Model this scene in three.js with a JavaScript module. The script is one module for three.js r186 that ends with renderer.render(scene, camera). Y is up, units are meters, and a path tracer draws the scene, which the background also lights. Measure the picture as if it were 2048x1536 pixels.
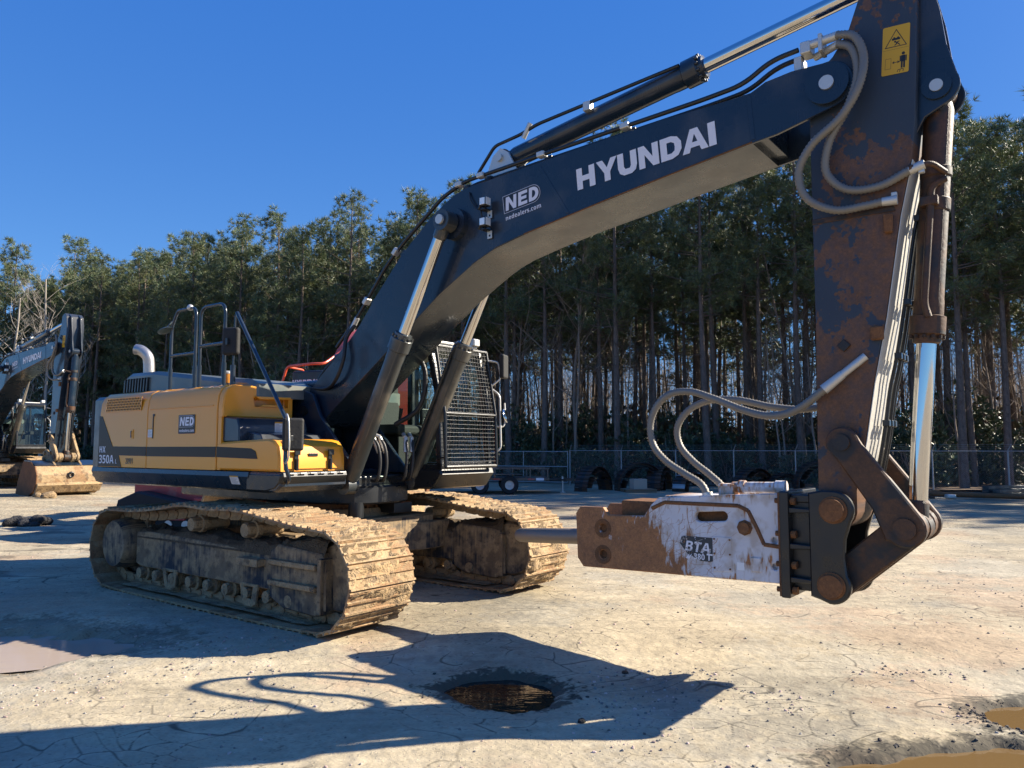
import * as THREE from 'three';
import { RoundedBoxGeometry } from 'three/addons/geometries/RoundedBoxGeometry.js';
import { mergeGeometries, toCreasedNormals } from 'three/addons/utils/BufferGeometryUtils.js';
import { FontLoader } from 'three/addons/loaders/FontLoader.js';

// ------------------------------------------------------------------ camera, sky, sun, exposure
const scene = new THREE.Scene();
const camera = new THREE.PerspectiveCamera(2 * Math.atan(768 / 1540) * 180 / Math.PI, 4 / 3, 0.1, 600);
camera.position.set(0, 1.7135, 0);
camera.rotation.set(0.083, 0, 0);
const renderer = new THREE.WebGLRenderer({ antialias: true });
renderer.setSize(1024, 768);
renderer.toneMapping = THREE.LinearToneMapping;
renderer.toneMappingExposure = 2.75;
renderer.shadowMap.enabled = true;
const SUN_EL = 30.4 * Math.PI / 180, SUN_H = new THREE.Vector2(0.979, -0.204).normalize();
const SUN = new THREE.Vector3(SUN_H.x * Math.cos(SUN_EL), Math.sin(SUN_EL), SUN_H.y * Math.cos(SUN_EL));
const sun = new THREE.DirectionalLight(new THREE.Color().setRGB(1, 0.9, 0.74), 4.6);
sun.name = 'sun';
sun.target.position.set(0, 0, -12);
sun.position.copy(SUN).multiplyScalar(120).add(sun.target.position);
sun.castShadow = true;
sun.shadow.mapSize.set(4096, 4096);
Object.assign(sun.shadow.camera, { left: -60, right: 60, top: 60, bottom: -60, near: 1, far: 320 });
scene.add(sun, sun.target);
{ // clear winter sky: paler towards the horizon and around the sun
  const W = 512, H = 256, d = new Float32Array(W * H * 4), v = new THREE.Vector3();
  for (let j = 0; j < H; j++) for (let i = 0; i < W; i++) {
    const el = ((j + 0.5) / H - 0.5) * Math.PI, az = ((i + 0.5) / W - 0.5) * 2 * Math.PI;
    v.set(Math.cos(el) * Math.cos(az), Math.sin(el), Math.cos(el) * Math.sin(az));
    const c = Math.max(-1, Math.min(1, v.dot(SUN))), e = Math.max(0, Math.sin(el));
    const hz = Math.exp(-e * 5.2), glow = Math.pow(Math.max(0, c), 6) * 0.5 + Math.exp((c - 1) * 14) * 1.1;
    const k = 0.86 + 0.14 * c * c;
    const o = (j * W + i) * 4;
    d[o] = (0.0125 + 0.125 * hz) * k + 0.055 * glow;
    d[o + 1] = (0.07 + 0.24 * hz) * k + 0.066 * glow;
    d[o + 2] = (0.262 + 0.26 * hz) * k + 0.085 * glow;
    d[o + 3] = 1;
  }
  const t = new THREE.DataTexture(d, W, H, THREE.RGBAFormat, THREE.FloatType);
  t.mapping = THREE.EquirectangularReflectionMapping; t.magFilter = THREE.LinearFilter; t.needsUpdate = true;
  scene.background = t; scene.environment = t;
}

// ------------------------------------------------------------------ helpers
const rng = (s) => () => { s |= 0; s = s + 0x6D2B79F5 | 0; let t = Math.imul(s ^ s >>> 15, 1 | s); t = t + Math.imul(t ^ t >>> 7, 61 | t) ^ t; return ((t ^ t >>> 14) >>> 0) / 4294967296; };
const R0 = rng(7), LAT = new Float32Array(65536); for (let i = 0; i < 65536; i++) LAT[i] = R0();
const V3 = (x, y, z) => new THREE.Vector3(x, y, z);
const clamp = (x, a = 0, b = 1) => x < a ? a : x > b ? b : x, lerp = (a, b, t) => a + (b - a) * t;
const sst = (a, b, x) => { const t = clamp((x - a) / (b - a)); return t * t * (3 - 2 * t); };
const LATX = new Float32Array(257 * 257); for (let j = 0; j < 257; j++) for (let i = 0; i < 257; i++) LATX[j * 257 + i] = LAT[(j & 255) * 256 + (i & 255)];
function vn(x, y, P = 256) { // value noise, repeats every P cells
  let xi = Math.floor(x), yi = Math.floor(y); const fx = x - xi, fy = y - yi, u = fx * fx * (3 - 2 * fx), w = fy * fy * (3 - 2 * fy);
  if (P === 256) { const k = (yi & 255) * 257 + (xi & 255), a = LATX[k], b = LATX[k + 1], c = LATX[k + 257], d = LATX[k + 258]; return a + (b - a) * u + (c - a + (a - b - c + d) * u) * w; }
  xi -= Math.floor(xi / P) * P; yi -= Math.floor(yi / P) * P; const x1 = xi + 1 === P ? 0 : xi + 1, y1 = yi + 1 === P ? 0 : yi + 1;
  const a = LAT[yi * 256 + xi], b = LAT[yi * 256 + x1], c = LAT[y1 * 256 + xi], d = LAT[y1 * 256 + x1];
  return a + (b - a) * u + (c - a + (a - b - c + d) * u) * w;
}
function fbm(x, y, o = 4, P = 256) { let s = 0, a = 0.5, n = 0; const sh = P === 256 ? 17.3 : 0; for (let i = 0; i < o; i++) { s += a * vn(x, y, P); n += a; a *= 0.5; x = x * 2 + sh; y *= 2; if (P < 256) { P *= 2; if (P > 256) P = 256; } } return s / n; }
const SRGB = new Uint8Array(4097); for (let i = 0; i <= 4096; i++) { const x = i / 4096; SRGB[i] = Math.round(255 * (x <= 0.0031308 ? 12.92 * x : 1.055 * Math.pow(x, 1 / 2.4) - 0.055)); }
const s8 = (x) => SRGB[x <= 0 ? 0 : x >= 1 ? 4096 : (x * 4096) | 0];
function texture(w, h, f, srgb = true, rep) { // f(u, v, out) in linear light
  const d = new Uint8Array(w * h * 4), o = [0, 0, 0, 1];
  for (let j = 0, k = 0; j < h; j++) for (let i = 0; i < w; i++, k += 4) {
    o[3] = 1; f((i + 0.5) / w, (j + 0.5) / h, o);
    if (srgb) { d[k] = s8(o[0]); d[k + 1] = s8(o[1]); d[k + 2] = s8(o[2]); } else { d[k] = 255 * clamp(o[0]); d[k + 1] = 255 * clamp(o[1]); d[k + 2] = 255 * clamp(o[2]); }
    d[k + 3] = 255 * o[3];
  }
  const t = new THREE.DataTexture(d, w, h); t.magFilter = THREE.LinearFilter; t.wrapS = t.wrapT = THREE.RepeatWrapping;
  if (srgb) t.colorSpace = THREE.SRGBColorSpace; if (rep) t.repeat.set(rep[0], rep[1]); t.needsUpdate = true; return t;
}
function canvasTex(w, h, draw) {
  const c = document.createElement('canvas'); c.width = w; c.height = h; draw(c.getContext('2d'), w, h);
  const t = new THREE.CanvasTexture(c); t.colorSpace = THREE.SRGBColorSpace; return t;
}
const std = (o) => { const c = o.c; delete o.c; const m = new THREE.MeshStandardMaterial(o); if (c) m.color.setRGB(...c); return m; };
const phy = (o) => { const c = o.c; delete o.c; const m = new THREE.MeshPhysicalMaterial(o); if (c) m.color.setRGB(...c); return m; };
function clean(g) { if (g.index) g = g.toNonIndexed(); for (const k of Object.keys(g.attributes)) if (!['position', 'normal', 'uv'].includes(k)) g.deleteAttribute(k); if (!g.attributes.normal) g.computeVertexNormals(); if (!g.attributes.uv) g.setAttribute('uv', new THREE.BufferAttribute(new Float32Array(g.attributes.position.count * 2), 2)); g.groups = []; return g; }
function uvBox(g) { // metres
  const p = g.attributes.position, n = g.attributes.normal, u = new Float32Array(p.count * 2);
  for (let i = 0; i < p.count; i += 1) {
    const a = Math.abs(n.getX(i)), b = Math.abs(n.getY(i)), c = Math.abs(n.getZ(i));
    if (c >= a && c >= b) { u[2 * i] = p.getX(i); u[2 * i + 1] = p.getY(i); } else if (b >= a) { u[2 * i] = p.getX(i); u[2 * i + 1] = p.getZ(i); } else { u[2 * i] = p.getZ(i); u[2 * i + 1] = p.getY(i); }
  }
  g.setAttribute('uv', new THREE.BufferAttribute(u, 2)); return g;
}
function geo(gs, uv = 'box') {
  gs = [].concat(gs).map(clean); let g = gs.length > 1 ? mergeGeometries(gs) : gs[0];
  if (uv === 'box') uvBox(g); else if (typeof uv === 'function') { const p = g.attributes.position, u = new Float32Array(p.count * 2); for (let i = 0; i < p.count; i++) { const q = uv(p.getX(i), p.getY(i), p.getZ(i)); u[2 * i] = q[0]; u[2 * i + 1] = q[1]; } g.setAttribute('uv', new THREE.BufferAttribute(u, 2)); }
  return g;
}
function part(name, gs, mat, parent, uv) { const m = new THREE.Mesh(geo(gs, uv), mat); m.name = name; m.castShadow = m.receiveShadow = true; parent.add(m); return m; }
function share(name, g, mat, parent) { const m = new THREE.Mesh(g, mat); m.name = name; m.castShadow = m.receiveShadow = true; parent.add(m); return m; }
const names = {};
const numbered = (n) => { const k = names[n] = (names[n] ?? -1) + 1; return k ? n + '_' + String(k).padStart(3, '0') : n; };
function tag(o, label, category, group, kind) { if (label) o.userData.label = label; if (category) o.userData.category = category; if (group) o.userData.group = group; if (kind) o.userData.kind = kind; return o; }
function thing(name, label, category, pos = [0, 0, 0], turn = 0, group) { const g = new THREE.Group(); g.name = numbered(name); g.position.set(...pos); g.rotation.y = turn; scene.add(g); return tag(g, label, category, group); }
function sub(name, parent) { const g = new THREE.Group(); g.name = name; parent.add(g); return g; }
// geometries
function bx(x0, x1, y0, y1, z0, z1, b = 0.006) { const g = new RoundedBoxGeometry(x1 - x0, y1 - y0, z1 - z0, 1, Math.min(b, (x1 - x0) / 2.01, (y1 - y0) / 2.01, (z1 - z0) / 2.01)); return g.translate((x0 + x1) / 2, (y0 + y1) / 2, (z0 + z1) / 2); }
function shapeOf(pts, holes) { const s = new THREE.Shape(pts.map((p) => new THREE.Vector2(p[0], p[1]))); for (const h of holes || []) s.holes.push(new THREE.Path(h.map((p) => new THREE.Vector2(p[0], p[1])))); return s; }
function prism(pts, z0, z1, b = 0.005, holes, crease = 0.6) { // outline in x,y, thickness along z
  const g = new THREE.ExtrudeGeometry(shapeOf(pts, holes), { depth: z1 - z0 - 2 * b, bevelEnabled: b > 0, bevelThickness: b, bevelSize: b, bevelOffset: -b, bevelSegments: 1, curveSegments: 8 }).translate(0, 0, z0 + b);
  return toCreasedNormals(g, crease);
}
function prismX(pts, x0, x1, b = 0.005, holes) { // outline in z,y, thickness along x
  return prism(pts.map((p) => [-p[0], p[1]]), x0, x1, b, holes && holes.map((h) => h.map((p) => [-p[0], p[1]]))).rotateY(Math.PI / 2);
}
function prismY(pts, y0, y1, b = 0.005) { return prism(pts.map((p) => [p[0], -p[1]]), y0, y1, b).rotateX(-Math.PI / 2); } // outline in x,z
function circ(x, y, r, n = 20, a0 = 0, a1 = Math.PI * 2) { const o = [], full = Math.abs(a1 - a0 - Math.PI * 2) < 1e-6; for (let i = 0; i < n + (full ? 0 : 1); i++) { const a = a0 + (a1 - a0) * i / n; o.push([x + r * Math.cos(a), y + r * Math.sin(a)]); } return o; }
function rod(a, b, r, r2 = r, n = 16, open = false) { const d = V3().subVectors(b, a), g = new THREE.CylinderGeometry(r2, r, d.length(), n, 1, open); g.applyQuaternion(new THREE.Quaternion().setFromUnitVectors(V3(0, 1, 0), d.clone().normalize())); return g.translate((a.x + b.x) / 2, (a.y + b.y) / 2, (a.z + b.z) / 2); }
const zrod = (x, y, z0, z1, r, n = 24) => rod(V3(x, y, z0), V3(x, y, z1), r, r, n);
function lathe(a, b, prof, n = 24) { // prof: [distance along, radius]
  const d = V3().subVectors(b, a), g = new THREE.LatheGeometry(prof.map((p) => new THREE.Vector2(Math.max(p[1], 0.0001), p[0])), n); g.applyQuaternion(new THREE.Quaternion().setFromUnitVectors(V3(0, 1, 0), d.normalize())); return toCreasedNormals(g.translate(a.x, a.y, a.z), 0.5);
}
function tube(pts, r, n = 40, k = 10, tension = 0.5) { return new THREE.TubeGeometry(new THREE.CatmullRomCurve3(pts.map((p) => V3(...p)), false, 'catmullrom', tension), n, r, k); }
function bent(pts, r, rad = 0.06, k = 10) { // straight pipe runs with rounded bends
  const P = pts.map((p) => V3(...p)), path = new THREE.CurvePath(); let last = P[0];
  for (let i = 1; i < P.length - 1; i++) { const a = V3().subVectors(P[i - 1], P[i]), b = V3().subVectors(P[i + 1], P[i]), q = Math.min(rad, a.length() * 0.49, b.length() * 0.49); const s = P[i].clone().addScaledVector(a.normalize(), q), e = P[i].clone().addScaledVector(b.normalize(), q); path.add(new THREE.LineCurve3(last, s)); path.add(new THREE.QuadraticBezierCurve3(s, P[i], e)); last = e; }
  path.add(new THREE.LineCurve3(last, P[P.length - 1]));
  const out = []; for (const c of path.curves) { const m = c.isLineCurve3 ? 1 : 5; for (let i = 0; i < m; i++) out.push(c.getPoint(i / m)); } out.push(P[P.length - 1]);
  return sweep(out, () => r, k);
}
function sweep(pts, rf, k = 8) { // tube through given points with its own radius at each
  const n = pts.length, pos = [], idx = [], nor = [], uv = []; let up = V3(0, 0, 1), len = 0; const t = V3();
  for (let i = 0; i < n; i++) {
    t.subVectors(pts[Math.min(n - 1, i + 1)], pts[Math.max(0, i - 1)]).normalize(); if (i) len += pts[i].distanceTo(pts[i - 1]);
    if (i === 0 && Math.abs(t.z) > 0.9) up.set(0, 1, 0);
    const s = V3().crossVectors(t, up).normalize(); up = V3().crossVectors(s, t).normalize(); const r = rf(i / (n - 1), i);
    for (let j = 0; j <= k; j++) { const a = j / k * Math.PI * 2, d = s.clone().multiplyScalar(Math.cos(a)).addScaledVector(up, Math.sin(a)); pos.push(pts[i].x + d.x * r, pts[i].y + d.y * r, pts[i].z + d.z * r); nor.push(d.x, d.y, d.z); uv.push(j / k * 0.5, len); }
    if (i) for (let j = 0; j < k; j++) { const a = (i - 1) * (k + 1) + j, b = a + k + 1; idx.push(a, b, a + 1, b, b + 1, a + 1); }
  }
  const g = new THREE.BufferGeometry(); g.setAttribute('position', new THREE.Float32BufferAttribute(pos, 3)); g.setAttribute('normal', new THREE.Float32BufferAttribute(nor, 3)); g.setAttribute('uv', new THREE.Float32BufferAttribute(uv, 2)); g.setIndex(idx); return g;
}
function ribbed(pts, r, pitch = 0.028) { // hose in a wire spiral guard
  const c = new THREE.CatmullRomCurve3(pts.map((p) => V3(...p)), false, 'centripetal'), L = c.getLength(), n = Math.ceil(L / pitch * 4), P = c.getSpacedPoints(n);
  return sweep(P, (t, i) => r * [0.99, 1.07, 0.99, 0.86][i % 4], 10);
}
const font = await new FontLoader().loadAsync('fonts/droid/droid_sans_bold.typeface.json');
function lettering(text, size, wide = 1, slant = 0) { // flat letters, each its own geometry, starting at x = 0
  const out = []; let x = 0; for (const ch of text) { if (ch !== ' ') { const g = new THREE.ShapeGeometry(font.generateShapes(ch, size), 3); const p = g.attributes.position; for (let i = 0; i < p.count; i++) p.setX(i, (p.getX(i) + slant * p.getY(i)) * wide + x); out.push(g); } x += font.data.glyphs[ch].ha * size / font.data.resolution * wide; }
  return { out, width: x };
}
const ONYX = (p, u, w) => new THREE.Matrix4().makeBasis(V3(...u), V3().crossVectors(V3(...w), V3(...u)), V3(...w)).setPosition(...p); // sheet axes: x along u, normal w

// ------------------------------------------------------------------ materials
const noiseBump = texture(512, 512, (u, v, o) => { o[0] = o[1] = o[2] = fbm(u * 16, v * 16, 5, 16); }, false);
const rep = (t, s) => { const c = t.clone(); c.repeat.set(1 / s, 1 / s); c.needsUpdate = true; return c; };
const dustRough = texture(512, 512, (u, v, o) => { const f = fbm(u * 8, v * 8, 5, 8), s = Math.pow(vn(u * 220, v * 9, 220), 8); o[0] = o[1] = o[2] = clamp(0.30 + 0.55 * f + 0.2 * s); }, false);
const dustyPaint = (r, g, b, k, seed) => texture(512, 512, (u, v, o) => { // paint with dust film patches, runs and fine scratches
  const f = fbm(u * 6 + seed, v * 6, 5, 6), m = sst(0.5, 0.78, f) * k, sc = vn(u * 256, v * 12 + 9) > 0.965 && vn(u * 8, v * 8 + 3, 8) > 0.6 ? 0.3 * k : 0, sp = vn(u * 180, v * 180, 180) > 0.94 ? 0.25 * k : 0;
  const t = clamp(m * 0.5 + sc + sp); o[0] = lerp(r, 0.34, t); o[1] = lerp(g, 0.28, t); o[2] = lerp(b, 0.2, t);
});
const M = {};
M.dark = phy({ c: [1, 1, 1], map: rep(dustyPaint(0.011, 0.021, 0.036, 0.16, 0), 2.2), roughness: 0.5, roughnessMap: rep(dustRough, 1.6), specularIntensity: 0.7, clearcoat: 0.4, clearcoatRoughness: 0.1 });
M.darkGrey = phy({ c: [1, 1, 1], map: rep(dustyPaint(0.03, 0.036, 0.038, 0.5, 3), 1.6), roughness: 0.6, roughnessMap: rep(dustRough, 1.2), clearcoat: 0.35, clearcoatRoughness: 0.25 });
M.black = std({ c: [0.012, 0.013, 0.014], roughness: 0.55, roughnessMap: rep(dustRough, 0.8) });
M.rubber = std({ c: [0.014, 0.014, 0.014], roughness: 0.75, bumpMap: rep(noiseBump, 0.3), bumpScale: 0.002 });
M.hood = phy({ c: [1, 1, 1], map: rep(dustyPaint(0.075, 0.1, 0.1, 0.55, 5), 1.8), roughness: 0.5, clearcoat: 0.4, clearcoatRoughness: 0.2 });
M.yellow = phy({ c: [1, 1, 1], map: rep(dustyPaint(0.8, 0.315, 0.008, 0.06, 8), 1.9), roughness: 0.5, clearcoat: 0.45, clearcoatRoughness: 0.12 });
M.chrome = std({ c: [0.62, 0.61, 0.59], metalness: 1, roughness: 0.13, roughnessMap: rep(dustRough, 0.7) });
M.steel = std({ c: [0.42, 0.41, 0.4], metalness: 0.85, roughness: 0.42, bumpMap: rep(noiseBump, 0.4), bumpScale: 0.001 });
M.zinc = std({ c: [0.55, 0.54, 0.5], metalness: 0.5, roughness: 0.45 });
M.white = std({ c: [0.78, 0.77, 0.76], roughness: 0.5 });
M.letter = std({ c: [0.72, 0.7, 0.72], roughness: 0.45 });
M.glass = phy({ c: [0.8, 0.9, 0.86], roughness: 0.02, transmission: 1, thickness: 0, ior: 1.5 });
M.lens = phy({ c: [0.85, 0.85, 0.8], roughness: 0.2, metalness: 0.3, clearcoat: 1 });
M.amber = phy({ c: [0.85, 0.36, 0.02], roughness: 0.25, transmission: 0.35, thickness: 0, clearcoat: 1 });
M.orange = phy({ c: [1, 1, 1], map: rep(dustyPaint(0.55, 0.07, 0.02, 0.3, 11), 1.6), roughness: 0.5, clearcoat: 0.5, clearcoatRoughness: 0.2 });
M.red = phy({ c: [1, 1, 1], map: rep(dustyPaint(0.42, 0.03, 0.03, 0.6, 14), 1.2), roughness: 0.55, clearcoat: 0.3, clearcoatRoughness: 0.3 });
const rustPix = (x, y, o, k = 1) => { const f = fbm(x * 5, y * 5, 5), g = fbm(x * 31 + 5, y * 31, 3), h = fbm(x * 90, y * 90 + 4, 2); const t = clamp(f * 0.6 + g * 0.5 - 0.1); o[0] = k * lerp(0.08, 0.25, t) * (0.7 + 0.6 * h); o[1] = k * lerp(0.037, 0.104, t) * (0.7 + 0.6 * h); o[2] = k * lerp(0.017, 0.033, t) * (0.7 + 0.6 * h); };
M.rust = std({ map: texture(512, 512, (u, v, o) => rustPix(u * 2, v * 2, o, 1.1)), roughness: 0.85, bumpMap: rep(noiseBump, 0.5), bumpScale: 0.003 });
M.rust.map.repeat.set(0.7, 0.7);
M.rustDark = std({ map: texture(512, 512, (u, v, o) => { rustPix(u * 2 + 3, v * 2, o, 0.5); const t = sst(0.36, 0.56, fbm(u * 8, v * 8, 4, 8)); o[0] = lerp(0.018, o[0], t); o[1] = lerp(0.017, o[1], t); o[2] = lerp(0.017, o[2], t); }), roughness: 0.6, bumpMap: rep(noiseBump, 0.4), bumpScale: 0.002 });
M.rustDark.map.repeat.set(0.8, 0.8);
const mudPix = (u, v, o) => { const f = fbm(u * 6, v * 6, 5, 6), g = fbm(u * 40, v * 40, 3, 40), r = fbm(u * 9 + 0.3, v * 9, 3, 9); const t = clamp(f * 0.9 + (g - 0.5) * 0.9); const k = 0.7 + 0.6 * t; o[0] = lerp(0.33, 0.37, r) * k; o[1] = lerp(0.24, 0.245, r) * k; o[2] = lerp(0.14, 0.12, r) * k; const dk = sst(0.58, 0.7, fbm(u * 10 + 0.7, v * 10 + 0.2, 4, 10)) * 0.45; o[0] *= 1 - dk; o[1] *= 1 - dk; o[2] *= 1 - dk * 0.9; if (vn(u * 120, v * 120, 120) > 0.88) { o[0] *= 0.5; o[1] *= 0.48; o[2] *= 0.48; } };
const mudMap = texture(1024, 1024, mudPix), mudBump = texture(1024, 1024, (u, v, o) => { o[0] = o[1] = o[2] = clamp(0.5 * fbm(u * 14, v * 14, 5, 14) + 0.5 * fbm(u * 60, v * 60, 3, 60)); }, false);
M.mud = std({ map: rep(mudMap, 1.1), roughness: 0.95, bumpMap: rep(mudBump, 0.8), bumpScale: 0.02 });
M.mudDark = std({ c: [0.3, 0.3, 0.31], map: rep(mudMap, 0.9), roughness: 0.95, bumpMap: rep(mudBump, 0.6), bumpScale: 0.03 });
// worn steel shoes: mud film and rust over bare edges
M.shoe = std({ map: rep(texture(1024, 1024, (u, v, o) => { mudPix(u, v, o); const t = sst(0.52, 0.66, fbm(u * 7 + 3, v * 7, 4, 7)) * 0.5, q = [0, 0, 0]; rustPix(u * 3, v * 3, q, 1.3); for (let i = 0; i < 3; i++) o[i] = lerp(o[i], q[i], t); }), 1.3), roughness: 0.85, bumpMap: rep(mudBump, 0.8), bumpScale: 0.01 });
// track frame: dark blue paint under runs of dried mud
M.frame = std({ map: rep(texture(1024, 1024, (u, v, o) => { mudPix(u, v, o); const run = fbm(u * 70, v * 5, 3, 70), cl = fbm(u * 4, v * 4, 4, 4), t = sst(0.34, 0.62, run * 0.24 + cl * 0.5 + fbm(u * 24, v * 24, 4, 24) * 0.28); for (let i = 0; i < 3; i++) o[i] = lerp([0.014, 0.02, 0.03][i], o[i] * 0.8, t); }), 1.7), roughness: 0.8, bumpMap: rep(mudBump, 1), bumpScale: 0.006 });
// stick: dark paint flaking to rust, worst low down and along the front
M.armRust = std({ map: texture(768, 1536, (u, v, o) => {
  const x = u * 1.2, y = v * 4.8, q = [0, 0, 0]; rustPix(x * 1.4, y * 1.4, q, 0.85); const hh = 1.1 + v * 4.4;
  const bias = 0.035 + 0.05 * sst(3.0, 1.6, hh) + 0.045 * sst(3.7, 2.3, hh) - 0.13 * sst(3.5, 4.5, hh) + 0.10 * sst(0.42, 0.56, u) * sst(4.6, 3.6, hh) - 0.1 * sst(0.25, 0.1, u) * sst(2.2, 3, hh);
  const f = fbm(x * 3.2 + 2, y * 2.2, 4) * 0.42 + fbm(x * 12, y * 9, 4) * 0.34 + fbm(x * 40, y * 34, 3) * 0.24, t = sst(0.49, 0.54, f + bias * 0.8) * (0.55 + 0.45 * vn(x * 30, y * 24)), d = fbm(x * 2, y * 1.2 + 7, 4), sc = vn(x * 160, y * 160) > 0.965 ? 0.06 : 0;
  const p = [0.014 + 0.02 * d + sc, 0.026 + 0.022 * d + sc, 0.046 + 0.022 * d + sc]; for (let i = 0; i < 3; i++) o[i] = lerp(p[i], q[i], t);
}), roughness: 0.6, bumpMap: rep(noiseBump, 0.4), bumpScale: 0.002 });
M.hose = std({ c: [0.2, 0.185, 0.16], roughness: 0.55, metalness: 0.25 });
M.hoseBlack = std({ c: [0.016, 0.016, 0.017], roughness: 0.5 });
// breaker housing: white paint scraped to rust, bare towards the tool
const scratch = (() => { const c = document.createElement('canvas'); c.width = 1536; c.height = 768; const g = c.getContext('2d'), r = rng(21); g.fillStyle = '#000'; g.fillRect(0, 0, 1536, 768); g.strokeStyle = '#fff'; g.lineCap = 'round';
  for (let i = 0; i < 330; i++) { const x = 330 + Math.pow(r(), 1.5) * 800, y = lerp(180, 768, Math.pow(r(), 0.7)), a = r() < 0.6 ? 0.9 + (r() - 0.5) * 0.9 : r() * 3.1, L = 30 + 190 * r() * r(), k = (r() - 0.5) * 60; g.globalAlpha = 0.35 + 0.6 * r(); g.lineWidth = 1 + 4.5 * r() * r(); g.beginPath(); g.moveTo(x, y); g.quadraticCurveTo(x + Math.cos(a) * L * 0.5 + k, y - Math.sin(a) * L * 0.5 + k, x + Math.cos(a) * L, y - Math.sin(a) * L); g.stroke(); }
  for (let i = 0; i < 26; i++) { const x = 420 + r() * 520, y = 240 + r() * 430; g.globalAlpha = 0.8; g.lineWidth = 2.5; g.beginPath(); g.moveTo(x, y); g.bezierCurveTo(x + 90 * r(), y + 60 * r(), x + 160 * r(), y - 60, x + 260 * r(), y + 160 * (r() - 0.5)); g.stroke(); }
  return g.getImageData(0, 0, 1536, 768).data; })();
M.breaker = std({ map: texture(1536, 768, (u, v, o) => {
  const x = 3.85 + u * 1.95, y = 0.6 + v * 0.8, q = [0, 0, 0]; rustPix(x * 1.8, y * 1.8, q, 2.1);
  const n = fbm(x * 6, y * 6, 5) * 0.55 + fbm(x * 55, y * 14, 3) * 0.45, edge = 4.58 + 0.85 * (1.0 - y) + 0.12 * (vn(x * 3, y * 9) - 0.5);
  const g = scratch[(Math.min(767, Math.floor((1 - v) * 768)) * 1536 + Math.min(1535, Math.floor(u * 1536))) * 4] / 255;
  const bare = n + 0.42 * sst(0.45, -0.25, x - edge) - 0.16 + 0.17 * sst(0.73, 0.655, y) + 0.1 * sst(1.29, 1.33, y), t = Math.max(sst(0.47, 0.57, bare), g * sst(0.2, 0.42, bare + 0.12));
  const w = 0.56 + 0.14 * fbm(x * 3, y * 3, 4), dirt = sst(0.5, 0.8, fbm(x * 9 + 5, y * 9, 4)) * 0.3 + 0.25 * sst(0.36, 0.47, bare), p = [w * (1 - dirt * 0.7), w * (0.97 - dirt * 0.95), w * (0.98 - dirt * 1.25)]; for (let i = 0; i < 3; i++) o[i] = lerp(p[i], q[i], t);
}), roughness: 0.65, bumpMap: rep(noiseBump, 0.3), bumpScale: 0.0015 });
const uvBreaker = (x, y) => [(x - 3.85) / 1.95, (y - 0.6) / 0.8];
const uvArm = (x, y, z) => [(x - 5.95 + (z < -0.2 ? 0.02 : 0) + 0.0) / 1.2 + z * 0.1, (y - 1.1) / 4.4];
// decals
const decal = (t) => std({ map: t, roughness: 0.45, transparent: true });
function nedLogo(plate) { return canvasTex(512, 320, (c, w, h) => {
  if (plate) { c.fillStyle = '#141719'; c.beginPath(); c.roundRect(4, 4, w - 8, h - 8, 16); c.fill(); }
  c.strokeStyle = '#dcd8dc'; c.lineWidth = 9; c.beginPath(); c.moveTo(26, 22); c.lineTo(390, 22); c.bezierCurveTo(520, 22, 520, 204, 390, 204); c.lineTo(26, 204); c.closePath(); c.stroke();
  c.fillStyle = '#15171c'; c.fill();
  c.fillStyle = '#dcd8dc'; const P = (a) => { c.beginPath(); a.forEach((p, i) => (i ? c.lineTo(...p) : c.moveTo(...p))); c.closePath(); c.fill('evenodd'); };
  P([[44, 186], [62, 40], [104, 40], [150, 128], [162, 40], [200, 40], [182, 186], [142, 186], [96, 98], [84, 186]]);
  P([[206, 186], [224, 40], [338, 40], [334, 74], [258, 74], [255, 96], [322, 96], [318, 128], [251, 128], [248, 152], [326, 152], [322, 186]]);
  c.beginPath(); c.moveTo(342, 186); c.lineTo(360, 40); c.lineTo(400, 40); c.bezierCurveTo(500, 44, 490, 186, 390, 186); c.closePath(); c.moveTo(384, 152); c.bezierCurveTo(440, 152, 446, 76, 396, 74); c.closePath(); c.fill('evenodd');
  c.font = 'bold 66px sans-serif'; c.textBaseline = 'alphabetic'; const tw = c.measureText('nedealers.com').width; c.save(); c.translate(30, 288); c.scale((w - 56) / tw, 1); c.fillText('nedealers.com', 0, 0); c.restore();
}); }
const nedTex = nedLogo(false), nedPlateTex = nedLogo(true);
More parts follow.
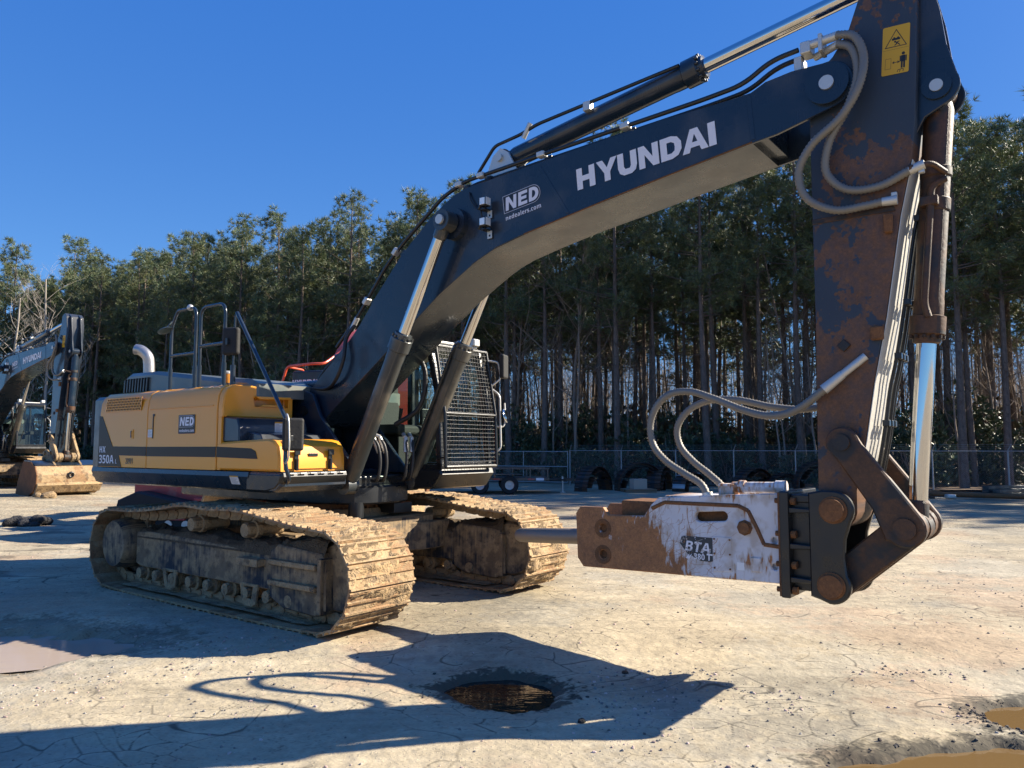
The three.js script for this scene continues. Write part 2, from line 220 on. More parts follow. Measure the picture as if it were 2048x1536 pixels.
const signTex = canvasTex(320, 620, (c, w, h) => {
  c.fillStyle = '#c99a1c'; c.beginPath(); c.roundRect(2, 2, w - 4, h - 4, 20); c.fill(); c.strokeStyle = '#8d6c12'; c.lineWidth = 4; c.beginPath(); c.moveTo(10, 300); c.lineTo(w - 10, 300); c.stroke();
  c.strokeStyle = '#151310'; c.fillStyle = '#151310'; c.lineWidth = 9; c.lineJoin = 'round'; c.beginPath(); c.moveTo(160, 54); c.lineTo(282, 268); c.lineTo(38, 268); c.closePath(); c.stroke();
  c.fillRect(112, 160, 96, 26); c.fillRect(128, 148, 20, 12); c.fillRect(172, 148, 20, 12); c.beginPath(); c.arc(150, 206, 12, 0, 7); c.fill(); c.lineWidth = 12; c.beginPath(); c.moveTo(158, 216); c.lineTo(186, 232); c.lineTo(206, 256); c.moveTo(176, 228); c.lineTo(146, 252); c.moveTo(166, 218); c.lineTo(200, 208); c.stroke();
  c.lineWidth = 3; c.strokeRect(44, 410, 66, 130); c.lineWidth = 8; c.beginPath(); c.moveTo(126, 470); c.lineTo(208, 470); c.stroke(); for (const [x, s] of [[122, 1], [212, -1]]) { c.beginPath(); c.moveTo(x, 470); c.lineTo(x + 26 * s, 452); c.lineTo(x + 26 * s, 488); c.fill(); }
  c.beginPath(); c.arc(250, 372, 19, 0, 7); c.fill(); c.beginPath(); c.roundRect(224, 396, 52, 82, 10); c.fill(); c.fillRect(210, 400, 13, 72); c.fillRect(278, 400, 13, 72); c.fillRect(226, 470, 21, 84); c.fillRect(253, 470, 21, 84);
  c.lineWidth = 7; c.beginPath(); c.moveTo(186, 598); c.lineTo(196, 570); c.lineTo(240, 566); c.moveTo(214, 600); c.lineTo(220, 572); c.moveTo(236, 560); c.lineTo(258, 574); c.lineTo(252, 600); c.stroke();
});
const btaTex = canvasTex(512, 330, (c, w, h) => {
  c.fillStyle = '#34373b'; c.beginPath(); c.moveTo(70, 24); c.lineTo(470, 20); c.quadraticCurveTo(506, 22, 504, 60); c.lineTo(500, 280); c.quadraticCurveTo(498, 316, 460, 318); c.lineTo(330, 322); c.lineTo(150, 250); c.lineTo(40, 120); c.closePath(); c.fill();
  c.fillStyle = '#e2dfe2'; c.save(); c.transform(1, 0.04, -0.18, 1, 96, 208); c.font = 'bold 178px sans-serif'; c.scale(1.08, 1); c.fillText('BTA', 0, 0); c.restore();
  c.font = 'bold 100px sans-serif'; c.save(); c.translate(232, 306); c.scale(0.92, 1); c.fillText('380', 0, 0); c.restore(); c.font = 'bold 112px sans-serif'; c.fillText('T', 408, 306); c.fillRect(408, 222, 78, 20);
  c.beginPath(); c.moveTo(120, 300); c.lineTo(176, 240); c.lineTo(166, 280); c.lineTo(214, 236); c.lineTo(176, 312); c.closePath(); c.fill();
  c.globalCompositeOperation = 'destination-out'; const r = rng(5); c.lineWidth = 5; for (let i = 0; i < 26; i++) { c.beginPath(); const x = r() * 300, y = r() * 320; c.moveTo(x, y); c.lineTo(x + r() * 130 - 30, y + r() * 90 - 40); c.stroke(); } for (let i = 0; i < 60; i++) { c.beginPath(); c.arc(r() * 260 + (r() < 0.2 ? 240 : 0), r() * 330, 3 + r() * 11, 0, 7); c.fill(); }
});
const noteTex = canvasTex(128, 160, (c, w, h) => { c.fillStyle = '#d6d3cf'; c.fillRect(0, 0, w, h); c.fillStyle = '#c79422'; c.fillRect(0, 0, w, 22); c.fillStyle = '#a09a94'; for (let i = 0; i < 7; i++) c.fillRect(10, 36 + i * 17, 60 + (i * 37 % 50), 7); });
const sheet = (w, h) => new THREE.PlaneGeometry(w, h);
function stick(name, w, h, t, parent, p, u, n) { // flat print on a surface: centre p, reading direction u, facing n
  const m = share(name, sheet(w, h).applyMatrix4(ONYX(p, u, n)), t.isTexture ? decal(t) : t, parent); return m;
}
function write(text, size, mat, parent, p, u, n, wide = 1, slant = 0, name = 'letter') { const L = lettering(text, size, wide, slant), m = ONYX(p, u, n); for (const g of L.out) share(name, g.applyMatrix4(m), mat, parent); return L.width; }
const NOTE = decal(noteTex), X = [1, 0, 0], Y = [0, 1, 0], Z = [0, 0, 1];

// ------------------------------------------------------------------ ground and puddles
const POOLS = [[-5.15, -6.98, 1.5, 0.62, 0.10, -0.095], [-0.12, -5.92, 0.47, 0.34, -0.1, -0.125], [3.8, -5.36, 0.62, 0.33, 0.15, -0.122], [2.85, -4.48, 0.86, 0.34, 0.06, -0.122]]; // x, z, half width, half depth, turn, water level
function poolAt(x, z, k) { const [cx, cz, a, b, t] = POOLS[k], dx = x - cx, dz = z - cz, c = Math.cos(t), s = Math.sin(t); return Math.hypot((dx * c - dz * s) / a, (dx * s + dz * c) / b) + (fbm(x * 1.7 + k * 9, z * 1.7, 3) - 0.5) * 0.75 + (fbm(x * 7, z * 7 + k, 3) - 0.5) * 0.3; }
function rise(x, z) { return 0.32 * sst(-4.5, -15, x) * sst(-11, -24, z) - 0.09 * sst(-7.5, -5.9, z); }
function landY(x, z) {
  let y = rise(x, z) + (fbm(x * 0.35 + 40, z * 0.35 + 40, 3) - 0.5) * 0.03 + (fbm(x * 1.6, z * 1.6 + 60, 3) - 0.5) * 0.022 + (fbm(x * 9, z * 9, 3) - 0.5) * 0.011;
  for (let k = 0; k < 4; k++) if (Math.abs(x - POOLS[k][0]) < 3 && Math.abs(z - POOLS[k][1]) < 2) { const r = poolAt(x, z, k); y = lerp(y, k ? -0.19 : -0.16, sst(1.25, 0.5, r)) - (k ? 0.02 : 0.05) * sst(1.7, 1.0, r); if (k !== 0) y += 0.018 * sst(0.75, 1.1, r) * sst(1.6, 1.15, r) * fbm(x * 14, z * 14, 2) * 2; }
  return y;
}
function hash2(i, j) { return LAT[((j & 255) << 8) | (i & 255)]; }
function cracks(x, z) { // distance to the nearest crack between dried plates
  x += (fbm(x * 1.4, z * 1.4, 2) - 0.5) * 0.8; z += (fbm(x * 1.4 + 31, z * 1.4, 2) - 0.5) * 0.8; const s = 3.1, px = x * s, pz = z * s * 1.5, i = Math.floor(px), j = Math.floor(pz); let a = 9, b = 9;
  for (let m = -1; m < 2; m++) for (let n = -1; n < 2; n++) { const dx = i + m + hash2(i + m, j + n) - px, dz = j + n + hash2(i + m + 99, j + n + 37) - pz, d = dx * dx + dz * dz; if (d < a) { b = a; a = d; } else if (d < b) b = d; }
  return (Math.sqrt(b) - Math.sqrt(a)) / s;
}
function soil(x, z, o, fine = 1) {
  const f = fbm(x * 0.5 + 3, z * 0.5, 4), g = fbm(x * 2.3, z * 2.3 + 20, 4), e = fine ? fbm(x * 13, z * 13, 4) : 0.5, s = fine ? vn(x * 71, z * 71) : 0.5, r = fbm(x * 0.9 + 70, z * 0.9, 4), gr = fbm(x * 0.7 + 11, z * 0.7 + 50, 4);
  let k = 0.82 + 0.24 * (g - 0.5) + 0.32 * (e - 0.5) + 0.17 * (s - 0.5) + (fine ? 0.22 * (fbm(x * 1.1 + z * 0.3 + 9, z * 12 + x * 0.8, 3) - 0.5) : 0);
  const red = sst(0.53, 0.7, r * 0.75 + e * 0.25), grey = sst(0.5, 0.64, gr * 0.8 + e * 0.2), dark = sst(0.56, 0.72, f * 0.7 + e * 0.3);
  let c0 = 0.465, c1 = 0.39, c2 = 0.26;
  c0 = lerp(c0, 0.37, grey * 0.6); c1 = lerp(c1, 0.34, grey * 0.6); c2 = lerp(c2, 0.265, grey * 0.6);
  c0 = lerp(c0, 0.43, red * 0.6); c1 = lerp(c1, 0.3, red * 0.6); c2 = lerp(c2, 0.185, red * 0.6);
  k *= 1 - 0.34 * dark; const pale = sst(0.56, 0.7, fbm(x * 1.1 + 5, z * 2.2 + 90, 4)); k *= 1 + 0.17 * pale;
  if (fine) {
    const gv = sst(0.5, 0.75, fbm(x * 0.8 + 130, z * 0.8 + 7, 3)); // gritty patches
    if (vn(x * 48 + 5, z * 48) > 0.93 - 0.10 * gv) k *= 0.62; if (vn(x * 90 + 5, z * 90 + 8) > 0.94 - 0.06 * gv) k *= 0.6;
    const cz = sst(0.35, 0.5, fbm(x * 0.45 + 8, z * 0.45 + 3, 3) + 0.26 * sst(-0.6, 1.2, x) * sst(-13, -9.5, z)), d = cracks(x, z), w = 0.0025 + 0.0075 * vn(x * 5, z * 5);
    if (d < 0.06 && cz > 0.1) { const t = sst(w + 0.006, w * 0.5, d) * cz; k *= 1 - 0.66 * t * sst(0.28, 0.55, vn(x * 2.3 + 50, z * 2.3)); if (d < 0.05 && d > w + 0.006) k *= 1 + 0.06 * cz; }
    for (let q = 0; q < 4; q++) if (Math.abs(x - POOLS[q][0]) < 3.4 && Math.abs(z - POOLS[q][1]) < 2) { // wet soil round the water
      const p = poolAt(x, z, q) + (e - 0.5) * 0.7 + (s - 0.5) * 0.3 + (vn(x * 30, z * 30) - 0.5) * 0.2, wet = sst(q === 1 ? 1.42 : 1.55, q === 1 ? 1.12 : 1.3, p); if (wet > 0) { const m = lerp(1, q === 0 ? 0.62 : p < 1.22 ? 0.22 : 0.45, wet); c0 *= m; c1 *= m; c2 *= m * 0.97; }
    }
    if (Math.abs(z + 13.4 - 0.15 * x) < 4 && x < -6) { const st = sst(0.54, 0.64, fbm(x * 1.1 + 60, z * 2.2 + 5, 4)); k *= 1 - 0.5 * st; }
  }
  o[0] = c0 * k; o[1] = c1 * k; o[2] = c2 * k;
}
const GX0 = -11, GX1 = 11, GZ0 = -17, GZ1 = -2.6;
M.yard = std({ map: texture(2048, 2048, (u, v, o) => soil(lerp(GX0, GX1, u), lerp(GZ1, GZ0, v), o)), roughness: 0.93, bumpMap: texture(1024, 1024, (u, v, o) => { const a = fbm(u * 40, v * 40, 5, 40), b = vn(u * 200, v * 200, 200); o[0] = o[1] = o[2] = clamp(0.75 * a + 0.25 * (b > 0.8 ? b : 0.5)); }, false), bumpScale: 0.011 });
M.yard.bumpMap.channel = 1; M.yard.bumpMap.repeat.set(1 / 2.4, 1 / 2.4);
M.land = std({ map: texture(1024, 1024, (u, v, o) => { const x = u * 44, z = v * 44; soil(x, z, o, 0); const e = fbm(u * 256, v * 256, 3), t = 0.86 + 0.4 * (e - 0.5); o[0] *= t; o[1] *= t; o[2] *= t; }), roughness: 0.95, bumpMap: M.yard.bumpMap.clone(), bumpScale: 0.03 });
M.land.map.repeat.set(1 / 44, 1 / 44); M.land.bumpMap.channel = 0; M.land.map.wrapS = M.land.map.wrapT = THREE.MirroredRepeatWrapping;
function grid(x0, x1, z0, z1, nx, nz, yf, xf) {
  const pos = new Float32Array((nx + 1) * (nz + 1) * 3), uv = new Float32Array((nx + 1) * (nz + 1) * 2), uv1 = new Float32Array((nx + 1) * (nz + 1) * 2), idx = [];
  for (let j = 0, k = 0; j <= nz; j++) for (let i = 0; i <= nx; i++, k++) { let x = lerp(x0, x1, i / nx), z = lerp(z1, z0, j / nz); if (xf) [x, z] = xf(i / nx, j / nz); pos[3 * k] = x; pos[3 * k + 1] = yf(x, z, i, j); pos[3 * k + 2] = z; uv[2 * k] = i / nx; uv[2 * k + 1] = j / nz; uv1[2 * k] = x; uv1[2 * k + 1] = z; if (i && j) { const a = k, b = k - 1, c = k - nx - 1, d = k - nx - 2; idx.push(d, c, a, d, a, b); } }
  const g = new THREE.BufferGeometry(); g.setAttribute('position', new THREE.BufferAttribute(pos, 3)); g.setAttribute('uv', new THREE.BufferAttribute(uv, 2)); g.setAttribute('uv1', new THREE.BufferAttribute(uv1, 2)); g.setIndex(idx); g.computeVertexNormals(); return g;
}
{
  const y = share('yard_surface', grid(GX0, GX1, GZ0, GZ1, 500, 330, (x, z) => { const e = Math.min(x - GX0, GX1 - x, z - GZ0, GZ1 - z); return landY(x, z) + 0.006 - 0.05 * sst(0.15, 0, e); }), M.yard, scene); tag(y, 'pale cracked dirt and gravel yard around the machine', null, null, 'structure');
  const far = grid(0, 1, 0, 1, 180, 180, (x, z) => rise(x, z) + (fbm(x * 0.35 + 40, z * 0.35 + 40, 3) - 0.5) * 0.03 - (x > GX0 + 0.1 && x < GX1 - 0.1 && z > GZ0 + 0.1 && z < GZ1 - 0.1 ? 0.16 : 0), (u, v) => { const w = (t) => { const s = t * 2 - 1; return Math.sign(s) * (26 * Math.abs(s) + 374 * Math.pow(Math.abs(s), 5)); }; return [w(u), -12 - w(v)]; });
  far.setAttribute('uv', far.attributes.uv1.clone()); const f = share('ground', far, M.land, scene); tag(f, 'pale dirt ground running back to the fence and woods', null, null, 'structure');
}
const rippleTex = texture(512, 512, (u, v, o) => { o[0] = o[1] = o[2] = fbm(u * 10, v * 30, 4, 10); }, false);
POOLS.forEach(([x, z, a, b, t, y], k) => {
  const m = [phy({ c: [0.42, 0.34, 0.28], roughness: 0.05, specularIntensity: 1 }), phy({ c: [0.012, 0.013, 0.012], roughness: 0.03 }), phy({ c: [0.17, 0.105, 0.042], roughness: 0.04 }), phy({ c: [0.17, 0.105, 0.042], roughness: 0.04 })][k];
  m.bumpMap = rep(rippleTex, 1.4); m.bumpScale = k === 1 ? 0.0012 : 0.0006;
  const g = new THREE.CircleGeometry(1.3, 40).rotateX(-Math.PI / 2).scale(a, 1, b).rotateY(t).translate(x, y, z), p = share(numbered('puddle'), g, m, scene); const q = g.attributes.position, uv = new Float32Array(q.count * 2); for (let i = 0; i < q.count; i++) { uv[2 * i] = q.getX(i); uv[2 * i + 1] = q.getZ(i); } g.setAttribute('uv', new THREE.BufferAttribute(uv, 2));
  tag(p, ['wide milky tan puddle beside the shaded track', 'small black puddle lying in the shadow of the attachment', 'brown muddy puddle with a gritty dark rim', 'brown muddy puddle ringed by wet black gravel'][k], null, null, 'structure');
});

// ------------------------------------------------------------------ tracked excavator (x forward, z to its right)
const YAW = 0.652, CX = -2.3219, CZ = -9.7289;
const LBL = 'yellow and dark blue tracked excavator carrying a white and rusty hydraulic breaker';
const ex = thing('excavator', LBL, 'excavator', [CX, 0, CZ], -YAW);
const flat = (a, b) => a.map((p) => [...p, b]);
// ---- tracks
const trackPath = (() => { // closed loop of the shoe base line, going forward along the top
  const P = [], push = (x, y) => P.push(V3(x, y, 0));
  for (let i = 0; i <= 12; i++) { const a = -Math.PI / 2 - Math.PI * i / 12; push(-1.97 + 0.45 * Math.cos(a), 0.5 + 0.45 * Math.sin(a)); }
  [[-1.4, 0.965], [-0.85, 1.015], [-0.34, 1.075], [0.15, 1.06], [0.66, 1.07], [1.2, 1.02], [1.6, 0.975]].forEach((p) => push(...p));
  for (let i = 0; i <= 12; i++) { const a = Math.PI / 2 - Math.PI * i / 12; push(1.99 + 0.45 * Math.cos(a), 0.5 + 0.45 * Math.sin(a)); }
  [[1.55, 0.033], [0.8, 0.03], [0, 0.03], [-0.8, 0.03], [-1.55, 0.033]].forEach((p) => push(...p));
  return new THREE.CatmullRomCurve3(P, true, 'centripetal');
})();
const NSHOE = 50;
{
  const P = trackPath.getSpacedPoints(NSHOE * 4), L = trackPath.getLength(), pitch = L / NSHOE;
  // shoe profile: s along the track, h outwards
  const h = pitch / 2, prof = [[-h - 0.008, 0.004], [-h - 0.004, -0.006], [h - 0.01, -0.006], [h + 0.006, 0.006], [h + 0.002, 0.036], [h - 0.016, 0.036], [h - 0.022, 0.014], [0.016, 0.013], [0.010, 0.031], [-0.008, 0.031], [-0.014, 0.013], [-h + 0.034, 0.013], [-h + 0.028, 0.031], [-h + 0.010, 0.031], [-h + 0.004, 0.014]];
  const shoeG = geo(new THREE.ExtrudeGeometry(shapeOf(prof), { depth: 0.8, bevelEnabled: false }).translate(0, 0, -0.4));
  const linkG = geo([-1, 1].flatMap((s) => [prism([[-h - 0.03, -0.03], [-h + 0.02, -0.012], [h - 0.05, -0.012], [h - 0.03, -0.05], [h, -0.105], [h - 0.04, -0.125], [-h + 0.03, -0.125], [-h - 0.02, -0.1]], s * 0.1 - 0.022, s * 0.1 + 0.022, 0.004), rod(V3(-h, -0.066, s * 0.1 - 0.034), V3(-h, -0.066, s * 0.1 + 0.034), 0.04, 0.04, 10)]).concat([rod(V3(-h, -0.066, -0.1), V3(-h, -0.066, 0.1), 0.028, 0.028, 8)]));
  const UVR = rng(31), variants = [0, 1, 2, 3].map(() => { const g = shoeG.clone(), a = g.attributes.uv, dx = UVR() * 9, dy = UVR() * 9; for (let i = 0; i < a.count; i++) a.setXY(i, a.getX(i) + dx, a.getY(i) + dy); return g; });
  const build = (side) => {
    const t = sub('track', ex), mudP = [], mudI = [], r = rng(side > 0 ? 11 : 12), mat = new THREE.Matrix4();
    for (let k = 0; k < NSHOE; k++) {
      const a = P[(k * 4 - 1 + NSHOE * 4) % (NSHOE * 4)], b = P[(k * 4 + 1) % (NSHOE * 4)], c = P[k * 4], tx = V3().subVectors(b, a).normalize(), n = V3(-tx.y, tx.x, 0); // outward is left of travel on the top run
      mat.makeBasis(tx, n, V3(0, 0, 1)).setPosition(c.x, c.y, side * 1.34);
      const s = share('track_shoe', variants[Math.floor(r() * 4)], M.shoe, t); s.applyMatrix4(mat);
      const l = share('track_link', linkG, M.shoe, t); l.applyMatrix4(mat);
      // dried mud packed between the grousers
      const nx = 24, ns = 7, base = mudP.length / 3, low = c.y < 0.1, v = V3();
      for (let j = 0; j <= ns; j++) for (let i = 0; i <= nx; i++) {
        const z = lerp(-0.395, 0.395, i / nx), q = lerp(-h + 0.006, h - 0.012, j / ns), e = Math.min(1, Math.min(z + 0.4, 0.4 - z) / 0.06), w = fbm(z * 6 + k * 3.7 + side * 50, q * 9 + k * 2.1, 4);
        let hh = 0.006 + 0.115 * (w - 0.36) + 0.04 * (vn(z * 40 + k, q * 40 + k * 5) - 0.5); if (low) hh = Math.min(hh, 0.012); hh = lerp(0.004, hh, e); hh = Math.max(hh, -0.004);
        v.set(q, Math.min(hh + (j === 0 || j === ns ? -0.006 : 0), 0.05), z).applyMatrix4(mat); mudP.push(v.x, v.y, v.z);
        if (i && j) { const A = base + j * (nx + 1) + i, B = A - 1, C = A - nx - 1, D = C - 1; mudI.push(D, A, C, D, B, A); }
      }
    }
    const g = new THREE.BufferGeometry(); g.setAttribute('position', new THREE.Float32BufferAttribute(mudP, 3)); g.setIndex(mudI.map((x, i) => mudI[i - i % 3 + [0, 2, 1][i % 3]])); g.computeVertexNormals();
    tag(part('dried_mud', g, M.mud, t), 'tan mud caked between the grousers', null, null, 'stuff');
    // frame, rollers, sprocket and idler of this side
    const z = (a) => side * a, zz = (a, b) => side > 0 ? [a, b] : [-b, -a], f = part('track_frame', [
      prism([[-1.62, 0.33], [-1.62, 0.70], [-1.3, 0.72], [1.05, 0.66], [1.1, 0.64], [1.1, 0.30], [-1.5, 0.30]], ...zz(1.12, 1.56), 0.012),
      prism([[1.08, 0.24], [1.08, 0.68], [1.2, 0.76], [1.86, 0.72], [1.92, 0.66], [1.94, 0.2], [1.8, 0.13], [1.3, 0.15]], ...zz(1.14, 1.58), 0.015)], M.frame, ex);
    f.name = 'track_frame';
    for (const [y0, y1] of [[0.56, 0.62], [0.36, 0.42]]) part('guard_bar', bx(1.1, 1.84, y0, y1, ...zz(1.57, 1.63), 0.02), M.mud, f);
    part('yoke_plate', bx(1.86, 1.92, 0.16, 0.68, ...zz(1.12, 1.62), 0.015), M.frame, f);
    part('step', bx(0.62, 0.98, 0.52, 0.6, ...zz(1.55, 1.66), 0.012), M.mud, f);
    part('final_drive', [lathe(V3(-2.0, 0.54, z(1.3)), V3(-2.0, 0.54, z(2)), [[0, 0], [0, 0.3], [0.2, 0.31], [0.33, 0.29], [0.36, 0.27], [0.37, 0.0]], 28)], M.frame, f);
    const teeth = []; for (let i = 0; i < 22; i++) { const a = i / 22 * Math.PI * 2; teeth.push([-1.97 + 0.33 * Math.cos(a), 0.5 + 0.33 * Math.sin(a)], [-1.97 + 0.385 * Math.cos(a + 0.09), 0.5 + 0.385 * Math.sin(a + 0.09)], [-1.97 + 0.385 * Math.cos(a + 0.19), 0.5 + 0.385 * Math.sin(a + 0.19)]); }
    part('sprocket', prism(teeth, ...zz(1.28, 1.36), 0.006), M.frame, f);
    part('idler', [lathe(V3(1.99, 0.5, z(1.34 - 0.14)), V3(1.99, 0.5, z(2)), [[0, 0], [0, 0.3], [0.04, 0.33], [0.24, 0.33], [0.28, 0.3], [0.28, 0]], 28)], M.frame, f);
    for (let i = 0; i < 9; i++) part('roller', [lathe(V3(-1.5 + i * 0.36, 0.225, z(1.12)), V3(-1.5 + i * 0.36, 0.225, z(2)), [[0, 0], [0, 0.06], [0.05, 0.07], [0.06, 0.1], [0.1, 0.1], [0.12, 0.085], [0.32, 0.085], [0.34, 0.1], [0.38, 0.1], [0.39, 0.07], [0.46, 0.06], [0.47, 0.0]], 16)], M.mud, f);
    for (const u of [-0.82, 0.72]) part('track_guard', prism([[u - 0.16, 0.33], [u + 0.16, 0.33], [u + 0.13, 0.13], [u + 0.06, 0.1], [u - 0.06, 0.1], [u - 0.1, 0.14]], ...zz(1.55, 1.575), 0.005, [[[u - 0.09, 0.3], [u - 0.03, 0.18], [u + 0.05, 0.17], [u + 0.08, 0.3]]]), M.mud, f);
    for (const u of [-0.36, 0.66]) part('carrier_roller', [lathe(V3(u, 0.865, z(1.16)), V3(u, 0.865, z(2)), [[0, 0], [0, 0.075], [0.26, 0.075], [0.27, 0.095], [0.33, 0.095], [0.34, 0.08], [0.42, 0.08], [0.44, 0.07], [0.44, 0]], 18), bx(u - 0.06, u + 0.06, 0.66, 0.8, ...zz(1.22, 1.32), 0.01)], M.mud, f);
    // loose mud heaped on the frame and on the lower run
    const heap = grid(-1.6, 1.9, 1.14, 1.57, 120, 16, (x, q) => { const e = Math.min(1, (q - 1.14) / 0.05, (1.57 - q) / 0.06); return lerp(0.64, 0.69 + 0.13 * fbm(x * 3 + side * 9, q * 5, 4) + 0.09 * Math.max(0, fbm(x * 11 + side * 4, q * 11, 3) - 0.45), clamp(e)) + (x > 1.2 ? 0.05 : 0); });
    heap.deleteAttribute('uv1'); heap.scale(1, 1, side); if (side < 0) heap.index.array.reverse(); heap.computeVertexNormals(); tag(part('mud_heap', heap, M.mudDark, f), 'dark mud clods piled on the track frame', null, null, 'stuff');
    const low = grid(-1.85, 1.75, 1.02, 1.63, 130, 26, (x, q) => 0.04 + 0.10 * sst(0.16, 0.05, Math.abs(q - 1.34)) * (0.5 + fbm(x * 5 + side * 3, q * 6, 3)) + 0.045 * fbm(x * 4 + side, q * 6, 4)); low.deleteAttribute('uv1'); low.scale(1, 1, side); if (side < 0) low.index.array.reverse(); low.computeVertexNormals(); tag(part('mud_layer', low, M.mud, f), 'dry mud lying on the lower run of the track', null, null, 'stuff');
  };
  build(1); build(-1);
}
// ---- carbody and swing ring
part('carbody', [bx(-0.95, 0.95, 0.56, 0.9, -0.95, 0.95, 0.03), prismY([[0.35, -1.2], [0.98, -1.2], [1.02, -0.7], [0.8, -0.2], [0.8, 0.2], [1.02, 0.7], [0.98, 1.2], [0.35, 1.2]], 0.46, 0.8, 0.012), prismY([[-0.98, -1.2], [-0.35, -1.2], [-0.35, 1.2], [-0.98, 1.2], [-0.8, 0.2], [-0.8, -0.2]], 0.46, 0.8, 0.012), rod(V3(0, 0.88, 0), V3(0, 1.0, 0), 0.82, 0.78, 40)], M.frame, ex);
stick('sticker', 0.05, 0.05, M.white, ex.children.at(-1), [0.957, 0.68, 0.2], [0, 0, -1], X);
part('swing_ring', [rod(V3(0, 0.98, 0), V3(0, 1.07, 0), 0.72, 0.72, 48), ...Array.from({ length: 30 }, (_, i) => { const a = i / 30 * 6.283; return rod(V3(0.75 * Math.cos(a), 0.99, 0.75 * Math.sin(a)), V3(0.75 * Math.cos(a), 1.025, 0.75 * Math.sin(a)), 0.02, 0.02, 6); })], M.rust, ex);
part('swing_motor', [rod(V3(0.95, 0.92, 0.35), V3(0.95, 1.1, 0.35), 0.09, 0.09, 14), bx(0.75, 1.0, 0.94, 1.06, -0.5, -0.2)], M.black, ex);
// ---- upper deck
const deck = part('main_deck', [
  bx(-2.9, 0.55, 1.26, 1.46, -1.42, 1.40, 0.02), bx(-2.3, -0.3, 1.46, 2.3, -1.38, 0.5, 0.03),
  prism([[0.0, 1.42], [-0.18, 2.1], [-0.12, 2.3], [0.02, 2.42], [0.22, 2.36], [0.36, 2.1], [1.05, 1.42]], 0.37, 0.42, 0.006), prism([[0.0, 1.42], [-0.18, 2.1], [-0.12, 2.3], [0.02, 2.42], [0.22, 2.36], [0.36, 2.1], [1.05, 1.42]], -0.42, -0.37, 0.006)], M.dark, ex);
part('main_frame', [prismY([[-2.6, -0.45], [-0.9, -0.6], [0.5, -0.62], [1.0, -0.42], [1.08, -0.2], [1.08, 0.2], [1.0, 0.42], [0.5, 0.62], [-0.9, 0.6], [-2.6, 0.45]], 1.07, 1.28, 0.02), bx(0.4, 0.95, 1.24, 1.4, -0.44, 0.44, 0.03)], M.black, ex);
part('skirt', [prismX([[1.40, 1.47], [1.5, 1.46], [1.51, 1.41], [1.44, 1.27], [1.38, 1.25], [1.36, 1.46]], -3.0, 0.56, 0.004), prism([[0.54, 1.25], [0.54, 1.465], [1.1, 1.465], [1.1, 1.32], [1.02, 1.26]], 0.62, 1.49, 0.02)], M.dark, ex);
const stepPlate = part('tread_step', [prism([[0.5, 1.46], [1.12, 1.46], [1.13, 1.42], [1.1, 1.345], [1.02, 1.28], [0.86, 1.25], [0.5, 1.25]], 0.62, 1.5, 0.03)], M.black, ex);
for (let i = 0; i < 6; i++) part('tread_tooth', bx(1.136, 1.15, 1.445, 1.458, 0.68 + i * 0.13, 0.76 + i * 0.13, 0.003), M.zinc, stepPlate);
// counterweight
part('counterweight', prismY([[-2.86, 1.44], [-2.86, -1.44], [-3.12, -1.44], [-3.32, -1.2], [-3.5, -0.6], [-3.54, 0], [-3.5, 0.6], [-3.32, 1.2], [-3.12, 1.44]], 1.30, 2.40, 0.045), M.darkGrey, ex);
part('counterweight_cap', [bx(-3.3, -2.87, 2.38, 2.46, -1.2, 1.2, 0.03)], M.darkGrey, ex);
// side panels with a rolled top edge
const rolled = (x0, x1, yTop = 2.43, z0 = 0.62) => prismX([[1.49, 1.47], [1.49, yTop - 0.26], [1.476, yTop - 0.13], [1.44, yTop - 0.05], [1.36, yTop], [z0, yTop + 0.01], [z0, 1.47]], x0, x1, 0.008);
const rear = part('rear_panel', rolled(-2.852, -1.612), M.yellow, ex), door = part('engine_door', rolled(-1.6, -0.085), M.yellow, ex);
part('door_crease', bx(-1.56, -0.16, 2.185, 2.2, 1.486, 1.4965, 0.004), M.yellow, door);
{ // perforated grille in the rear panel
  const g = []; for (let i = 0; i < 23; i++) for (let j = 0; j < 5; j++) { const x = -2.66 + i * 0.039 + (j % 2) * 0.0195, y = 2.205 + j * 0.033; g.push(circ(x, y, 0.0165, 6)); }
  const fr = part('vent_grille', prism([[-2.71, 2.18], [-2.66, 2.362], [-1.74, 2.355], [-1.77, 2.185]], 1.4925, 1.4985, 0.001, g), M.yellow, rear); part('vent_backing', new THREE.ShapeGeometry(shapeOf([[-2.695, 2.185], [-2.655, 2.355], [-1.75, 2.35], [-1.775, 2.19]])).translate(0, 0, 1.4915), M.black, fr, 'box');
}
part('door_latch', [bx(-2.02, -1.94, 1.83, 1.95, 1.488, 1.497, 0.004), bx(-2.0, -1.96, 1.86, 1.92, 1.495, 1.503, 0.003)], M.yellow, rear); part('latch_slot', bx(-1.995, -1.972, 1.845, 1.93, 1.502, 1.506, 0.002), M.black, rear);
part('door_handle', [bx(-1.475, -1.455, 1.83, 2.12, 1.49, 1.497, 0.003), bx(-1.475, -1.43, 2.1, 2.13, 1.49, 1.497, 0.003)], M.black, door); stick('sticker', 0.1, 0.11, NOTE, door, [-1.53, 1.9, 1.4945], X, Z);
const darkGlow = phy({ c: [0.02, 0.018, 0.015], roughness: 0.4, specularIntensity: 0.45 });
part('dark_stripe', prism([[-2.86, 2.14], [-2.78, 2.13], [-2.47, 1.735], [-1.612, 1.73], [-1.612, 1.615], [-2.3, 1.62], [-2.22, 1.475], [-2.86, 1.475]], 1.4905, 1.4945, 0.001), darkGlow, rear);
part('dark_stripe', bx(-1.598, -0.087, 1.613, 1.729, 1.4905, 1.4945, 0.001), darkGlow, door);
